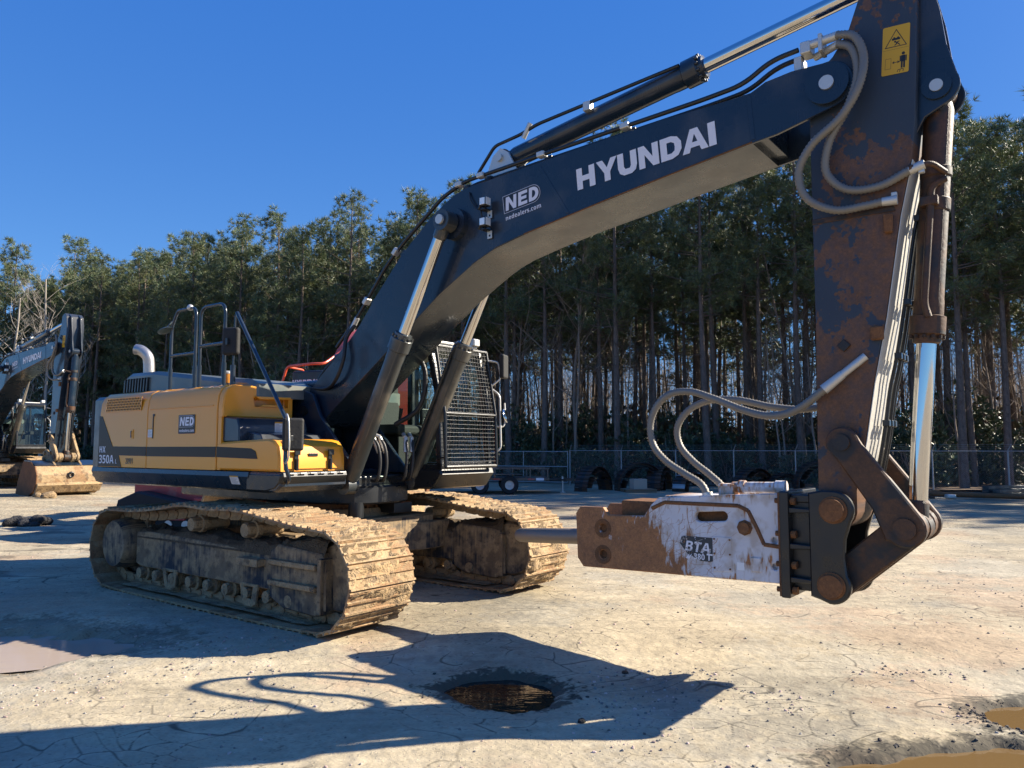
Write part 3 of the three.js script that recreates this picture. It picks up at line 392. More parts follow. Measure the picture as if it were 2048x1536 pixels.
write('HX', 0.082, M.letter, rear, [-2.83, 1.655, 1.496], X, Z, 1.15); write('350A', 0.108, M.letter, rear, [-2.83, 1.515, 1.496], X, Z, 1.18); write('L', 0.055, M.letter, rear, [-2.385, 1.515, 1.496], X, Z, 1.1);
write('20901', 0.072, M.black, rear, [-2.12, 1.515, 1.493], X, Z, 0.72);
stick('dealer_sticker', 0.36, 0.225, nedPlateTex, door, [-0.7, 1.99, 1.4955], X, Z);
// front block, dark ledge and tool box
const block = part('tank_housing', [prismX([[1.49, 2.06], [1.49, 2.18], [1.476, 2.3], [1.44, 2.375], [1.36, 2.425], [0.56, 2.43], [0.56, 2.06]], -0.07, 0.03, 0.012, [[[1.12, 2.3], [0.62, 2.31], [0.62, 2.175], [1.1, 2.175]]]), bx(-0.07, 0.0, 1.47, 2.06, 0.58, 1.485, 0.006)], M.yellow, ex);
part('grip_lip', [prismX([[1.1, 2.305], [0.62, 2.315], [0.62, 2.285], [1.05, 2.27]], 0.03, 0.07, 0.006), prismX([[1.03, 2.19], [0.68, 2.19], [0.72, 2.215], [0.99, 2.215]], 0.03, 0.05, 0.004)], M.yellow, block);
const ledge = part('dark_ledge', [prism([[-0.06, 1.78], [-0.06, 2.06], [0.02, 2.065], [0.26, 2.04], [0.3, 1.95], [0.3, 1.78]], 0.55, 1.46, 0.015), prism([[0.25, 1.78], [0.25, 1.9], [0.55, 1.86], [0.6, 1.78]], 0.55, 1.36, 0.01)], M.dark, ex); stick('sticker', 0.11, 0.12, NOTE, ledge, [0.302, 1.95, 0.95], [0, 0, -1], X);
const tool = part('tool_box', [prism([[-0.075, 1.472], [-0.075, 1.775], [0.86, 1.81], [0.97, 1.79], [1.04, 1.73], [1.065, 1.62], [1.07, 1.472]], 0.62, 1.49, 0.022), prism([[0.93, 1.50], [0.92, 1.79], [0.99, 1.785], [1.06, 1.73], [1.088, 1.62], [1.09, 1.50]], 0.68, 1.43, 0.02)], M.yellow, ex);
part('dark_stripe', prism([[-0.07, 1.613], [-0.07, 1.729], [0.58, 1.71], [0.66, 1.68], [0.7, 1.6], [0.6, 1.6]], 1.4905, 1.4945, 0.001), darkGlow, tool);
for (const z of [1.3, 0.86]) part('latch', [bx(1.09, 1.105, 1.49, 1.68, z - 0.025, z + 0.025, 0.005), rod(V3(1.112, 1.48, z), V3(1.112, 1.6, z), 0.017, 0.017, 8), bx(1.1, 1.125, 1.64, 1.7, z - 0.035, z + 0.035, 0.006)], M.black, tool);
part('handle_slot', bx(1.086, 1.096, 1.625, 1.66, 1.02, 1.14, 0.004), M.black, tool);
stick('sticker', 0.16, 0.1, NOTE, ex.getObjectByName('skirt'), [0.3, 1.37, 1.495], X, V3(0, -0.4, 1).normalize().toArray());
// hood and exhaust
const hood = part('hood', [prism([[-3.08, 2.3], [-3.08, 2.6], [-3.03, 2.7], [-2.9, 2.745], [-2.2, 2.735], [-0.7, 2.56], [-0.1, 2.52], [0.05, 2.46], [0.05, 2.3]].reverse(), -1.25, 1.1, 0.05)], M.hood, ex);
for (let i = 0; i < 9; i++) part('louvre', prism([[-3.0 + i * 0.075, 2.47], [-2.985 + i * 0.075, 2.64], [-2.95 + i * 0.075, 2.66], [-2.965 + i * 0.075, 2.47]], 1.07, 1.13, 0.004), M.black, hood);
part('lifting_eye', [new THREE.TorusGeometry(0.035, 0.012, 6, 14).translate(-1.5, 2.7, 0.5)], M.zinc, hood);
part('exhaust_pipe', tube([[-2.85, 2.7, 0.85], [-2.85, 2.9, 0.86], [-2.86, 3.0, 0.88], [-2.93, 3.08, 0.93], [-3.0, 3.1, 0.98]], 0.075, 24, 16), M.steel, ex);
part('pre_cleaner', [bx(-0.45, 0.3, 2.44, 2.55, -0.3, 0.3, 0.05)], M.dark, ex);
// handrails, mirrors, beacon
const RR = 0.0195, railA = part('handrail', [bent([[-1.46, 2.42, 1.3], [-1.46, 3.22, 1.3], [-1.33, 3.42, 1.3], [-1.22, 3.42, 1.3]], RR, 0.06), bent([[-0.9, 2.42, 1.3], [-0.9, 3.42, 1.3], [-1.24, 3.42, 1.3]], RR, 0.12), rod(V3(-1.46, 2.86, 1.3), V3(-0.9, 2.86, 1.3), RR, RR, 10)], M.dark, ex);
part('mirror', [new THREE.SphereGeometry(0.1, 16, 8, 0, 6.3, 0, 1.2).scale(1.3, 0.5, 0.9).rotateZ(0.3).translate(-1.5, 3.16, 1.36), rod(V3(-1.46, 3.3, 1.3), V3(-1.5, 3.2, 1.36), 0.01, 0.01, 6)], M.hood, railA); part('clamp', [new THREE.SphereGeometry(0.04, 10, 8).translate(-1.05, 3.43, 1.3)], M.zinc, railA);
const railB = part('handrail', [bent([[-0.8, 2.42, 1.3], [-0.8, 3.40, 1.3], [-0.28, 3.40, 1.3], [-0.28, 2.42, 1.3]], RR, 0.13), rod(V3(-0.8, 2.93, 1.3), V3(-0.28, 2.93, 1.3), RR, RR, 10)], M.dark, ex);
for (const [r, xs] of [[railA, [-1.46, -0.9]], [railB, [-0.8, -0.28]]]) for (const x of xs) part('sleeve', [rod(V3(x, 2.42, 1.3), V3(x, 2.7, 1.3), 0.026, 0.026, 10), bx(x - 0.04, x + 0.04, 2.42, 2.436, 1.24, 1.36, 0.004)], M.dark, r);
const pole = part('mirror_pole', [rod(V3(-0.1, 2.42, 1.3), V3(-0.1, 2.66, 1.3), 0.03, 0.03, 12), rod(V3(-0.1, 2.6, 1.3), V3(-0.08, 3.24, 1.3), 0.012, 0.012, 8)], M.dark, ex);
part('mirror', [new RoundedBoxGeometry(0.2, 0.32, 0.08, 3, 0.035).rotateY(0.5).translate(-0.1, 2.93, 1.33)], M.rubber, pole); part('bracket', [bx(-0.115, -0.075, 2.88, 2.96, 1.375, 1.4, 0.006)], M.black, pole);
const grab = part('grab_rail', [bent([[-0.05, 3.26, 1.3], [1.2, 1.98, 1.5], [1.22, 1.55, 1.53], [1.26, 1.4, 1.5], [1.12, 1.36, 1.42]], RR + 0.002, 0.08)], M.dark, ex);
const lowM = part('mirror', [new RoundedBoxGeometry(0.06, 0.33, 0.21, 3, 0.028).rotateY(-0.55).translate(1.3, 1.85, 1.5)], M.rubber, grab); part('mirror_arm', [bent([[1.22, 2.02, 1.52], [1.3, 2.06, 1.58], [1.36, 2.0, 1.6], [1.38, 1.75, 1.6], [1.34, 1.6, 1.58], [1.24, 1.56, 1.54]], 0.009, 0.04, 6)], M.zinc, grab); part('bracket', [bx(1.34, 1.37, 1.78, 1.84, 1.545, 1.58, 0.006)], M.black, grab);
const beacon = part('beacon', [lathe(V3(-0.36, 2.46, 1.2), V3(-0.36, 3, 1.2), [[0, 0], [0, 0.055], [0.12, 0.06], [0.125, 0.05], [0.125, 0]], 18)], M.amber, ex); part('beacon_base', [rod(V3(-0.36, 2.42, 1.2), V3(-0.36, 2.47, 1.2), 0.075, 0.065, 16)], M.black, beacon); part('beacon_cap', [lathe(V3(-0.36, 2.58, 1.2), V3(-0.36, 3, 1.2), [[0, 0.062], [0.02, 0.06], [0.035, 0.04], [0.035, 0]], 16)], M.zinc, beacon);
// ---- cab with a wire guard
const cab = part('cab', [
  prism([[-0.55, 1.22], [-0.55, 1.46], [1.5, 1.46], [1.52, 1.4], [1.4, 1.24], [1.3, 1.22]], -1.46, -0.46, 0.02),
  prism([[-0.5, 1.46], [-0.5, 2.0], [0.1, 2.0], [0.1, 1.46]], -1.44, -0.48, 0.01),
  ...[-1.44, -0.54].flatMap((z) => [prism([[1.42, 1.46], [1.36, 2.4], [1.22, 2.95], [1.3, 2.97], [1.45, 2.4], [1.5, 1.46]], z, z + 0.06, 0.01), prism([[0.02, 1.46], [0.0, 2.95], [0.1, 2.95], [0.12, 1.46]], z, z + 0.06, 0.01), prism([[-0.5, 1.9], [-0.46, 2.95], [-0.36, 2.95], [-0.4, 1.9]], z, z + 0.06, 0.01), bx(-0.5, 1.48, 1.46, 1.52, z, z + 0.06, 0.01)]),
  prism([[-0.5, 2.9], [-0.5, 2.98], [-0.3, 3.02], [1.1, 3.03], [1.3, 2.98], [1.3, 2.91]], -1.45, -0.47, 0.025), bx(1.42, 1.5, 1.46, 1.54, -1.44, -0.48, 0.01)], M.black, ex);
const pane = (pts, p) => { const g = new THREE.BufferGeometry(); g.setAttribute('position', new THREE.Float32BufferAttribute(pts.flat(), 3)); g.setIndex([0, 1, 2, 0, 2, 3]); return part('pane', g, M.glass, p); };
pane([[1.46, 1.54, -1.39], [1.46, 1.54, -0.53], [1.4, 2.15, -0.53], [1.4, 2.15, -1.39]], cab); pane([[1.4, 2.16, -1.39], [1.4, 2.16, -0.53], [1.24, 2.92, -0.53], [1.24, 2.92, -1.39]], cab);
for (const z of [-1.41, -0.51]) { pane([[0.1, 1.52, z], [1.42, 1.52, z], [1.26, 2.9, z], [0.08, 2.9, z]], cab); pane([[-0.42, 2.0, z], [0.02, 2.0, z], [0.0, 2.9, z], [-0.4, 2.9, z]], cab); }
pane([[-0.46, 2.0, -1.4], [-0.46, 2.0, -0.52], [-0.44, 2.9, -0.52], [-0.44, 2.9, -1.4]], cab);
part('seat', [new RoundedBoxGeometry(0.5, 0.14, 0.5, 2, 0.05).translate(0.25, 1.95, -0.97), new RoundedBoxGeometry(0.14, 0.75, 0.48, 2, 0.05).rotateZ(0.12).translate(-0.02, 2.33, -0.97), bx(0.05, 0.45, 1.46, 1.88, -1.15, -0.79, 0.02), bx(0.2, 0.65, 1.9, 2.02, -1.35, -1.22, 0.02), bx(0.2, 0.65, 1.9, 2.02, -0.72, -0.59, 0.02), rod(V3(0.6, 2.0, -1.28), V3(0.64, 2.22, -1.28), 0.015, 0.025, 8), rod(V3(0.6, 2.0, -0.65), V3(0.64, 2.22, -0.65), 0.015, 0.025, 8)], M.rubber, cab);
part('monitor', [bx(1.05, 1.1, 2.0, 2.2, -0.72, -0.56, 0.01), rod(V3(1.08, 1.5, -0.62), V3(1.08, 2.0, -0.62), 0.02, 0.02, 8)], M.black, cab);
{ // wire mesh guard standing off the windscreen
  const g = [], at = (y) => y < 2.13 ? lerp(1.575, 1.55, (y - 1.5) / 0.63) : lerp(1.55, 1.40, (y - 2.13) / 0.82), z0 = -1.43, z1 = -0.47;
  for (let i = 0; i <= 19; i++) { const z = lerp(z0, z1, i / 19), r = i % 19 ? 0.0045 : 0.014; g.push(rod(V3(at(1.5), 1.5, z), V3(at(2.13), 2.13, z), r, r, 4), rod(V3(at(2.13), 2.13, z), V3(at(2.95), 2.95, z), r, r, 4)); }
  for (let i = 0; i <= 29; i++) { const y = lerp(1.5, 2.95, i / 29), r = i === 0 || i === 29 ? 0.014 : 0.0045; g.push(rod(V3(at(y) + 0.006, y, z0), V3(at(y) + 0.006, y, z1), r, r, 4)); }
  const w = part('window_guard', g, M.black, cab); tag(w, 'welded wire mesh guard over the windscreen', null, null, 'stuff');
  part('guard_frame', [rod(V3(1.58, 1.49, z0), V3(1.58, 1.49, z1), 0.018, 0.018, 8), rod(V3(1.56, 2.13, z0), V3(1.56, 2.13, z1), 0.016, 0.016, 8), rod(V3(1.4, 2.96, z0), V3(1.4, 2.96, z1), 0.018, 0.018, 8), ...[z0, z1].flatMap((z) => [rod(V3(1.58, 1.49, z), V3(1.56, 2.13, z), 0.02, 0.02, 8), rod(V3(1.56, 2.13, z), V3(1.4, 2.96, z), 0.02, 0.02, 8), rod(V3(1.3, 2.9, z), V3(1.41, 2.9, z), 0.014, 0.014, 6), rod(V3(1.45, 1.6, z), V3(1.57, 1.6, z), 0.014, 0.014, 6)])], M.black, cab);
}
for (const z of [-1.36, -0.62]) { const l = part('work_light', [new RoundedBoxGeometry(0.09, 0.1, 0.13, 2, 0.02).translate(1.26, 3.09, z), rod(V3(1.24, 3.02, z), V3(1.24, 3.06, z), 0.02, 0.02, 8)], M.zinc, cab); part('lens', [bx(1.303, 1.31, 3.05, 3.13, z - 0.05, z + 0.05, 0.003)], M.lens, l); }
part('roof_bar', [rod(V3(1.25, 3.03, -1.4), V3(1.25, 3.03, -0.55), 0.022, 0.022, 10)], M.zinc, cab);
const cm = part('mirror', [new RoundedBoxGeometry(0.07, 0.32, 0.2, 3, 0.028).rotateY(0.35).translate(1.55, 2.78, -1.62)], M.rubber, cab); part('mirror_arm', [bent([[1.36, 2.86, -1.46], [1.5, 2.84, -1.56], [1.55, 2.62, -1.56], [1.44, 2.5, -1.46]], 0.012, 0.05, 8), bent([[1.5, 1.65, -1.46], [1.58, 1.7, -1.52], [1.56, 2.4, -1.52], [1.44, 2.5, -1.46]], 0.014, 0.06, 8), bent([[1.5, 2.0, -1.47], [1.58, 1.98, -1.58], [1.58, 2.1, -1.62], [1.56, 2.3, -1.62]], 0.011, 0.05, 8)], M.zinc, cab); part('round_mirror', [new THREE.SphereGeometry(0.1, 18, 8, 0, 6.3, 0, 1.25).scale(1, 0.4, 1.3).rotateZ(-1.35).rotateY(0.4).translate(1.58, 2.13, -1.6)], M.chrome, cab);
write('20901', 0.085, M.letter, cab, [0.78, 1.3, -0.4575], X, Z, 0.85); part('side_lamp', [bx(0.5, 0.62, 1.33, 1.41, -0.462, -0.45, 0.01)], M.lens, cab); part('wiper', [rod(V3(1.47, 1.6, -0.6), V3(1.43, 2.1, -0.75), 0.01, 0.01, 6)], M.black, cab);
// ---- boom
const boomTop = [[-0.06, 2.30], [0.0, 2.38], [0.23, 2.57], [0.55, 2.82], [0.77, 2.99], [0.94, 3.15], [1.22, 3.47], [1.61, 3.87], [2.05, 4.21], [2.25, 4.33], [2.41, 4.405], [2.58, 4.445], [3.0, 4.472], [3.58, 4.51], [4.2, 4.55], [4.88, 4.585], [5.45, 4.59], [5.62, 4.6]];
const boomLow = [[5.62, 4.175], [4.9, 4.07], [4.33, 3.98], [3.83, 3.905], [3.32, 3.81], [2.98, 3.735], [2.8, 3.675], [2.65, 3.605], [2.45, 3.495], [2.2, 3.355], [1.77, 3.06], [1.35, 2.76], [0.99, 2.51], [0.57, 2.22], [0.3, 2.03], [0.2, 1.98], [0.06, 1.96], [-0.05, 2.02], [-0.1, 2.14]];
const web = [[5.5, 4.6], [5.62, 4.6], [5.74, 4.655], [5.95, 4.68], ...circ(6.22, 4.49, 0.185, 14, 1.75, -1.35), [5.82, 4.2], [5.62, 4.175], [5.5, 4.16]];
const boom = part('boom', [prism([...boomTop, ...boomLow], -0.305, 0.305, 0.004), prism([...boomTop, ...web.slice(2, -2), ...boomLow], 0.3, 0.33, 0.004), prism([...boomTop, ...web.slice(2, -2), ...boomLow], -0.33, -0.3, 0.004), bx(5.6, 5.72, 4.22, 4.58, -0.3, 0.3, 0.01)], M.dark, ex);
part('boss', [zrod(6.22, 4.49, 0.26, 0.37, 0.16, 32)], M.dark, boom); part('boss', [zrod(6.22, 4.49, -0.37, -0.26, 0.16, 32)], M.dark, boom);
part('pin', [zrod(6.22, 4.49, -0.39, 0.385, 0.055, 20)], M.zinc, boom); part('pin', [zrod(0.08, 2.17, -0.45, 0.45, 0.06, 20)], M.black, boom);
{ // worn lower edges and the seams across the side plate
  const strip = (pts, w, t, z) => { const g = []; for (let i = 1; i < pts.length; i++) g.push(rod(V3(pts[i - 1][0], pts[i - 1][1], z), V3(pts[i][0], pts[i][1], z), w, w, 6)); return g; };
  part('weld_seam', strip([[5.62, 4.185], [4.33, 3.99], [3.32, 3.82]], 0.007, 0, 0.329), M.rust, boom); part('weld_seam', strip([[3.32, 3.82], [2.98, 3.745], [2.65, 3.615]], 0.006, 0, 0.329), M.dark, boom);
  for (const [a, b] of [[[3.5, 4.48], [3.84, 3.93]], [[5.6, 4.58], [5.63, 4.2]]]) part('plate_seam', prism([[a[0] - 0.02, a[1]], [a[0] + 0.02, a[1]], [b[0] + 0.02, b[1]], [b[0] - 0.02, b[1]]], 0.328, 0.335, 0.003), M.dark, boom);
}
{ // HYUNDAI in block letters
  const s = 0.19, G = { H: [[[0, 0], [0.3, 0], [0.3, 0.37], [0.66, 0.37], [0.66, 0], [0.96, 0], [0.96, 1], [0.66, 1], [0.66, 0.62], [0.3, 0.62], [0.3, 1], [0, 1]], 1.04], Y: [[[0.4, 0], [0.7, 0], [0.7, 0.38], [1.08, 1], [0.76, 1], [0.55, 0.62], [0.34, 1], [0.02, 1], [0.4, 0.38]], 1.1],
    U: [[[0, 1], [0, 0.34], [0.08, 0.1], [0.28, -0.02], [0.66, -0.02], [0.86, 0.1], [0.94, 0.34], [0.94, 1], [0.64, 1], [0.64, 0.36], [0.58, 0.25], [0.36, 0.25], [0.3, 0.36], [0.3, 1]], 1.03], N: [[[0, 0], [0.29, 0], [0.29, 0.58], [0.66, 0], [0.95, 0], [0.95, 1], [0.66, 1], [0.66, 0.42], [0.29, 1], [0, 1]], 1.04],
    D: [[[0, 0], [0.52, 0], [0.8, 0.1], [0.96, 0.34], [0.96, 0.66], [0.8, 0.9], [0.52, 1], [0, 1]], 1.0, [[0.3, 0.25], [0.3, 0.75], [0.5, 0.75], [0.64, 0.66], [0.66, 0.5], [0.64, 0.34], [0.5, 0.25]]], A: [[[-0.02, 0], [0.29, 0], [0.36, 0.2], [0.74, 0.2], [0.81, 0], [1.12, 0], [0.72, 1], [0.38, 1]], 1.15, [[0.43, 0.42], [0.55, 0.76], [0.67, 0.42]]], I: [[[0, 0], [0.32, 0], [0.32, 1], [0, 1]], 0.36] };
  const m = ONYX([3.955, 4.125, 0.3365], V3(1, 0.0825, 0).normalize().toArray(), Z); let x = 0;
  globalThis.blockWord = (word, size, mtx, mat, parent) => { let q = 0; for (const ch of word) { const [o, w, hole] = G[ch]; const g = new THREE.ShapeGeometry(shapeOf(o.map((p) => [p[0] + q, p[1]]), hole ? [hole.map((p) => [p[0] + q, p[1]])] : [])); g.scale(size, size, 1).applyMatrix4(mtx); share('letter', g, mat, parent); q += w; } };
  globalThis.blockWord('HYUNDAI', 0.206, m, M.letter, boom);
}
stick('dealer_sticker', 0.5, 0.305, nedTex, boom, [3.3, 4.14, 0.3355], V3(1, 0.13, 0).normalize().toArray(), Z);
for (const [x, y] of [[2.9, 4.2], [2.9, 3.99]]) { const l = part('work_light', [new RoundedBoxGeometry(0.09, 0.1, 0.085, 2, 0.015).translate(x, y, 0.43), bx(x - 0.03, x + 0.03, y - 0.15, y - 0.06, 0.335, 0.345, 0.003), bx(x - 0.05, x + 0.01, y - 0.075, y - 0.06, 0.34, 0.44, 0.003), rod(V3(x - 0.05, y - 0.03, 0.43), V3(x - 0.08, y - 0.05, 0.42), 0.018, 0.018, 6)], M.black, boom); part('lens', [bx(x + 0.044, x + 0.049, y - 0.038, y + 0.04, 0.393, 0.467, 0.002)], M.lens, l); part('lens_side', [bx(x - 0.03, x + 0.035, y - 0.035, y + 0.035, 0.472, 0.476, 0.002)], M.lens, l); part('bracket', [prism([[x - 0.03, y - 0.15], [x + 0.03, y - 0.15], [x + 0.03, y - 0.07], [x - 0.03, y - 0.07]], 0.345, 0.35, 0.001, [circ(x, y - 0.12, 0.013, 8)])], M.zinc, l); }
part('cable', [tube([[2.62, 4.38, 0.34], [2.66, 4.28, 0.36], [2.74, 4.18, 0.36], [2.82, 4.14, 0.4], [2.84, 4.02, 0.39], [2.86, 3.95, 0.4]], 0.009, 30, 6)], M.hoseBlack, boom);
// ---- cylinders: barrel as the part; rod, gland and eyes under it
function cylinder(name, a, b, split, R, r, z, w, paint, hoseSide) {
  const A = V3(a[0], a[1], z), B = V3(b[0], b[1], z), d = V3().subVectors(B, A), L = d.length(), at = (t) => A.clone().addScaledVector(d, t / L), s = split;
  const c = part(name, [lathe(A, B, [[0.05, 0], [0.08, R * 0.85], [0.14, R], [s - 0.32, R], [s - 0.3, R * 1.03], [s - 0.2, R * 1.03]], 28), zrod(A.x, A.y, z - w, z + w, R * 1.05, 24)], paint, ex);
  part('gland', [lathe(A, B, [[s - 0.2, R * 1.0], [s - 0.19, R * 1.22], [s - 0.06, R * 1.22], [s - 0.05, R * 1.12], [s - 0.045, R], [s, R * 0.95], [s + 0.01, r]], 28), ...Array.from({ length: 12 }, (_, i) => { const q = i / 12 * 6.283, n = V3(0, 0, 1), m = V3().crossVectors(n, d.clone().normalize()); const o = n.multiplyScalar(Math.cos(q) * R * 1.08).addScaledVector(m, Math.sin(q) * R * 1.08); return rod(at(s - 0.05).add(o), at(s - 0.025).add(o), 0.016, 0.016, 6); })], paint, c);
  part('piston_rod', [rod(at(s - 0.05), at(L - 0.1), r, r, 28)], M.chrome, c);
  part('rod_eye', [lathe(A, B, [[L - 0.2, r], [L - 0.18, r * 1.15], [L - 0.05, r * 1.2]], 20), zrod(B.x, B.y, z - w, z + w, R * 1.1, 24)], paint, c); part('pin', [zrod(B.x, B.y, z - w - 0.03, z + w + 0.03, 0.05, 18)], M.zinc, c);
  return c;
}
for (const s of [1, -1]) {
  const c = cylinder('boom_cylinder', [0.98, 1.3], [2.43, 4.07], 1.85, 0.1, 0.062, s * 0.5, 0.075, M.darkGrey);
  part('trunnion', [zrod(2.43, 4.07, s > 0 ? 0.33 : -0.58, s > 0 ? 0.58 : -0.33, 0.07, 20), zrod(2.43, 4.07, s > 0 ? 0.33 : -0.40, s > 0 ? 0.40 : -0.33, 0.17, 28)], M.dark, c);
  part('feed_pipe', [bent([[1.02, 1.5, s * 0.36], [1.12, 1.6, s * 0.36], [1.75, 2.85, s * 0.38], [1.82, 2.92, s * 0.42]], 0.016, 0.05, 8)], M.black, c);
  for (let i = 0; i < 2; i++) { const z = s * (0.26 - i * 0.1); part('hose', [tube([[1.05, 1.34, z - 0.05], [1.2, 1.36, z], [1.24, 1.55, z], [1.22, 1.74, z + 0.02 * s], [1.16, 1.84, z + 0.06 * s]], 0.02, 24, 8)], M.hoseBlack, c); part('fitting', [rod(V3(1.22, 1.66, z), V3(1.17, 1.84, z + 0.05 * s), 0.026, 0.026, 8), rod(V3(1.17, 1.84, z + 0.04 * s), V3(1.08, 1.88, z + 0.1 * s), 0.024, 0.024, 8)], M.zinc, c); }
}
const ac = cylinder('arm_cylinder', [2.86, 4.76], [6.58, 5.36], 2.27, 0.105, 0.066, 0, 0.09, M.dark);
part('mount', [prism([[2.6, 4.44], [2.76, 4.8], [2.86, 4.87], [2.97, 4.8], [3.15, 4.46]], 0.1, 0.13, 0.005), prism([[2.6, 4.44], [2.76, 4.8], [2.86, 4.87], [2.97, 4.8], [3.15, 4.46]], -0.13, -0.1, 0.005), zrod(2.86, 4.76, 0.1, 0.16, 0.04, 14)], M.zinc, ac); part('feed_pipe', [bent([[2.5, 4.7, 0.05], [2.75, 4.93, 0.08], [3.1, 4.96, 0.1], [3.35, 5.0, 0.13], [4.5, 5.1, 0.13], [4.9, 5.14, 0.12]], 0.018, 0.06, 8)], M.black, ac); part('clip', [bx(3.9, 3.98, 4.98, 5.07, 0.08, 0.15, 0.006), rod(V3(3.16, 4.9, 0.12), V3(3.25, 5.04, 0.12), 0.026, 0.026, 8)], M.zinc, ac);
// pipes along the boom back
for (const [i, z] of [[0, 0.3], [1, 0.16], [2, -0.2]]) {
  const p = part('boom_pipe', [bent([[0.5, 2.92, z], [0.86, 3.24, z], [1.35, 3.8, z], [1.62, 4.02, z], [2.2, 4.42, z], [2.52, 4.53, z], [3.6, 4.59, z], [5.2, 4.67, z], [5.55, 4.7, z], [5.78, 4.83, z], [6.0, 4.85, z]], 0.021, 0.12, 8)], M.black, ex);
  if (i < 2) for (const [x, y] of [[1.5, 3.93], [2.45, 4.51], [2.75, 4.545], [3.52, 4.585], [4.45, 4.63], [1.02, 3.42]]) part('clamp', [new RoundedBoxGeometry(0.09, 0.055, 0.085, 1, 0.012).rotateZ(x < 2 ? 0.8 : 0.05).translate(x, y, z)], i ? M.black : M.zinc, p);
  part('fitting', [rod(V3(0.86, 3.24, z), V3(0.76, 3.1, z), 0.03, 0.03, 8)], M.zinc, p);
  part('hose', [tube(i === 0 ? [[0.82, 3.16, z], [0.74, 3.0, z + 0.06], [0.74, 2.75, z + 0.1], [0.62, 2.53, z + 0.1], [0.4, 2.43, z + 0.05], [0.05, 2.44, z], [-0.1, 2.4, z]] : [[0.5, 2.92, z], [0.3, 2.8, z], [0.1, 2.66, z], [-0.05, 2.5, z]], 0.024, 40, 8)], M.hoseBlack, p);
}
part('hose_bundle', [tube([[1.12, 3.0, -0.36], [1.3, 2.6, -0.4], [1.22, 2.2, -0.38], [0.9, 2.0, -0.3]], 0.03, 30, 8), tube([[0.0, 2.46, 0.16], [-0.1, 2.56, 0.05], [-0.2, 2.4, -0.05]], 0.035, 16, 8), bx(-0.12, 0.04, 2.36, 2.44, -0.1, 0.33, 0.02), bx(-0.22, -0.08, 2.4, 2.5, 0.1, 0.3, 0.03)], M.hoseBlack, ex);
// ---- arm
const armPts = [[6.50, 5.46], [6.44, 5.13], [6.36, 4.91], [6.24, 4.74], [6.08, 4.6], [6.055, 4.4], [6.052, 4.1], [6.048, 2.69], [6.028, 1.34], ...circ(6.15, 1.26, 0.15, 10, Math.PI * 0.95, Math.PI * 1.95), [6.30, 1.4], [6.375, 1.77], [6.445, 2.19], [6.545, 2.67], [6.665, 3.4], [6.755, 3.8], [6.79, 4.08], [6.82, 4.6], [6.84, 5.1], [6.78, 5.42], [6.66, 5.52]];
const arm = part('arm', [prism(armPts, -0.25, 0.25, 0.006)], M.armRust, ex, uvArm);
const ear = [[6.78, 4.02], [6.84, 4.13], [6.9, 4.16], ...circ(6.925, 4.34, 0.15, 8, -1.1, 0.5), [7.0, 4.64], [6.97, 4.9], [6.93, 5.1], [6.86, 5.4], [6.7, 5.5], [6.7, 4.1]];
for (const z of [0.11, -0.15]) part('ear_plate', [prism(ear, z, z + 0.04, 0.006), zrod(6.925, 4.34, z > 0 ? z + 0.03 : z - 0.02, z > 0 ? z + 0.06 : z + 0.01, 0.1, 20)], M.dark, arm);
part('pin', [zrod(6.925, 4.34, -0.185, 0.18, 0.045, 18)], M.zinc, arm);
const bare = std({ c: [0.55, 0.53, 0.48], roughness: 0.5, metalness: 0.3, bumpMap: rep(noiseBump, 0.5), bumpScale: 0.003 });
{ // front plate worn to pale metal, with its pipes
  const fp = [[6.31, 1.45], [6.38, 1.77], [6.45, 2.19], [6.55, 2.67], [6.67, 3.4], [6.76, 3.8]], g = []; for (let i = 1; i < fp.length; i++) { const [a, b] = [fp[i - 1], fp[i]]; g.push(prism([a, b, [b[0] + 0.006, b[1]], [a[0] + 0.006, a[1]]].reverse(), -0.235, 0.246, 0.001)); }
  part('front_plate', g, bare, arm);
  for (const [k, z] of [[0, 0.02], [1, -0.09], [2, -0.2]]) { const p = part('arm_pipe', [sweep(new THREE.CatmullRomCurve3([[6.86, 4.0], [6.81, 3.75], [6.71, 3.35], [6.6, 2.67], [6.53, 2.3], [6.5, 2.18], [6.44, 1.8], [6.38, 1.5]].map((q) => V3(q[0] + (k === 1 ? 0.02 : 0.012), q[1], z))).getSpacedPoints(40), () => 0.014, 7)], M.black, arm); for (const [x, y] of [[6.74, 3.42], [6.645, 2.8], [6.57, 2.4], [6.47, 1.9]]) part('clamp', [bx(x - 0.02, x + 0.03, y - 0.025, y + 0.025, z - 0.03, z + 0.03, 0.006)], M.black, p); }
}
part('arm_band', [prism([[6.05, 3.44], [6.05, 3.48], [6.63, 3.48], [6.64, 3.44]], 0.247, 0.258, 0.003)], M.rustDark, arm); for (const q of [[6.56, 6.62, 3.28, 3.42], [6.44, 6.53, 2.5, 2.6]]) part('arm_lug', [bx(...q, 0.25, 0.3, 0.012)], M.rust, arm); part('arm_block', [new RoundedBoxGeometry(0.07, 0.07, 0.025, 1, 0.006).rotateZ(0.78).translate(6.25, 2.48, 0.258)], M.rustDark, arm);
stick('warning_sign', 0.187, 0.37, signTex, arm, [6.685, 4.65, 0.2535], V3(1, -0.07, 0).normalize().toArray(), Z);
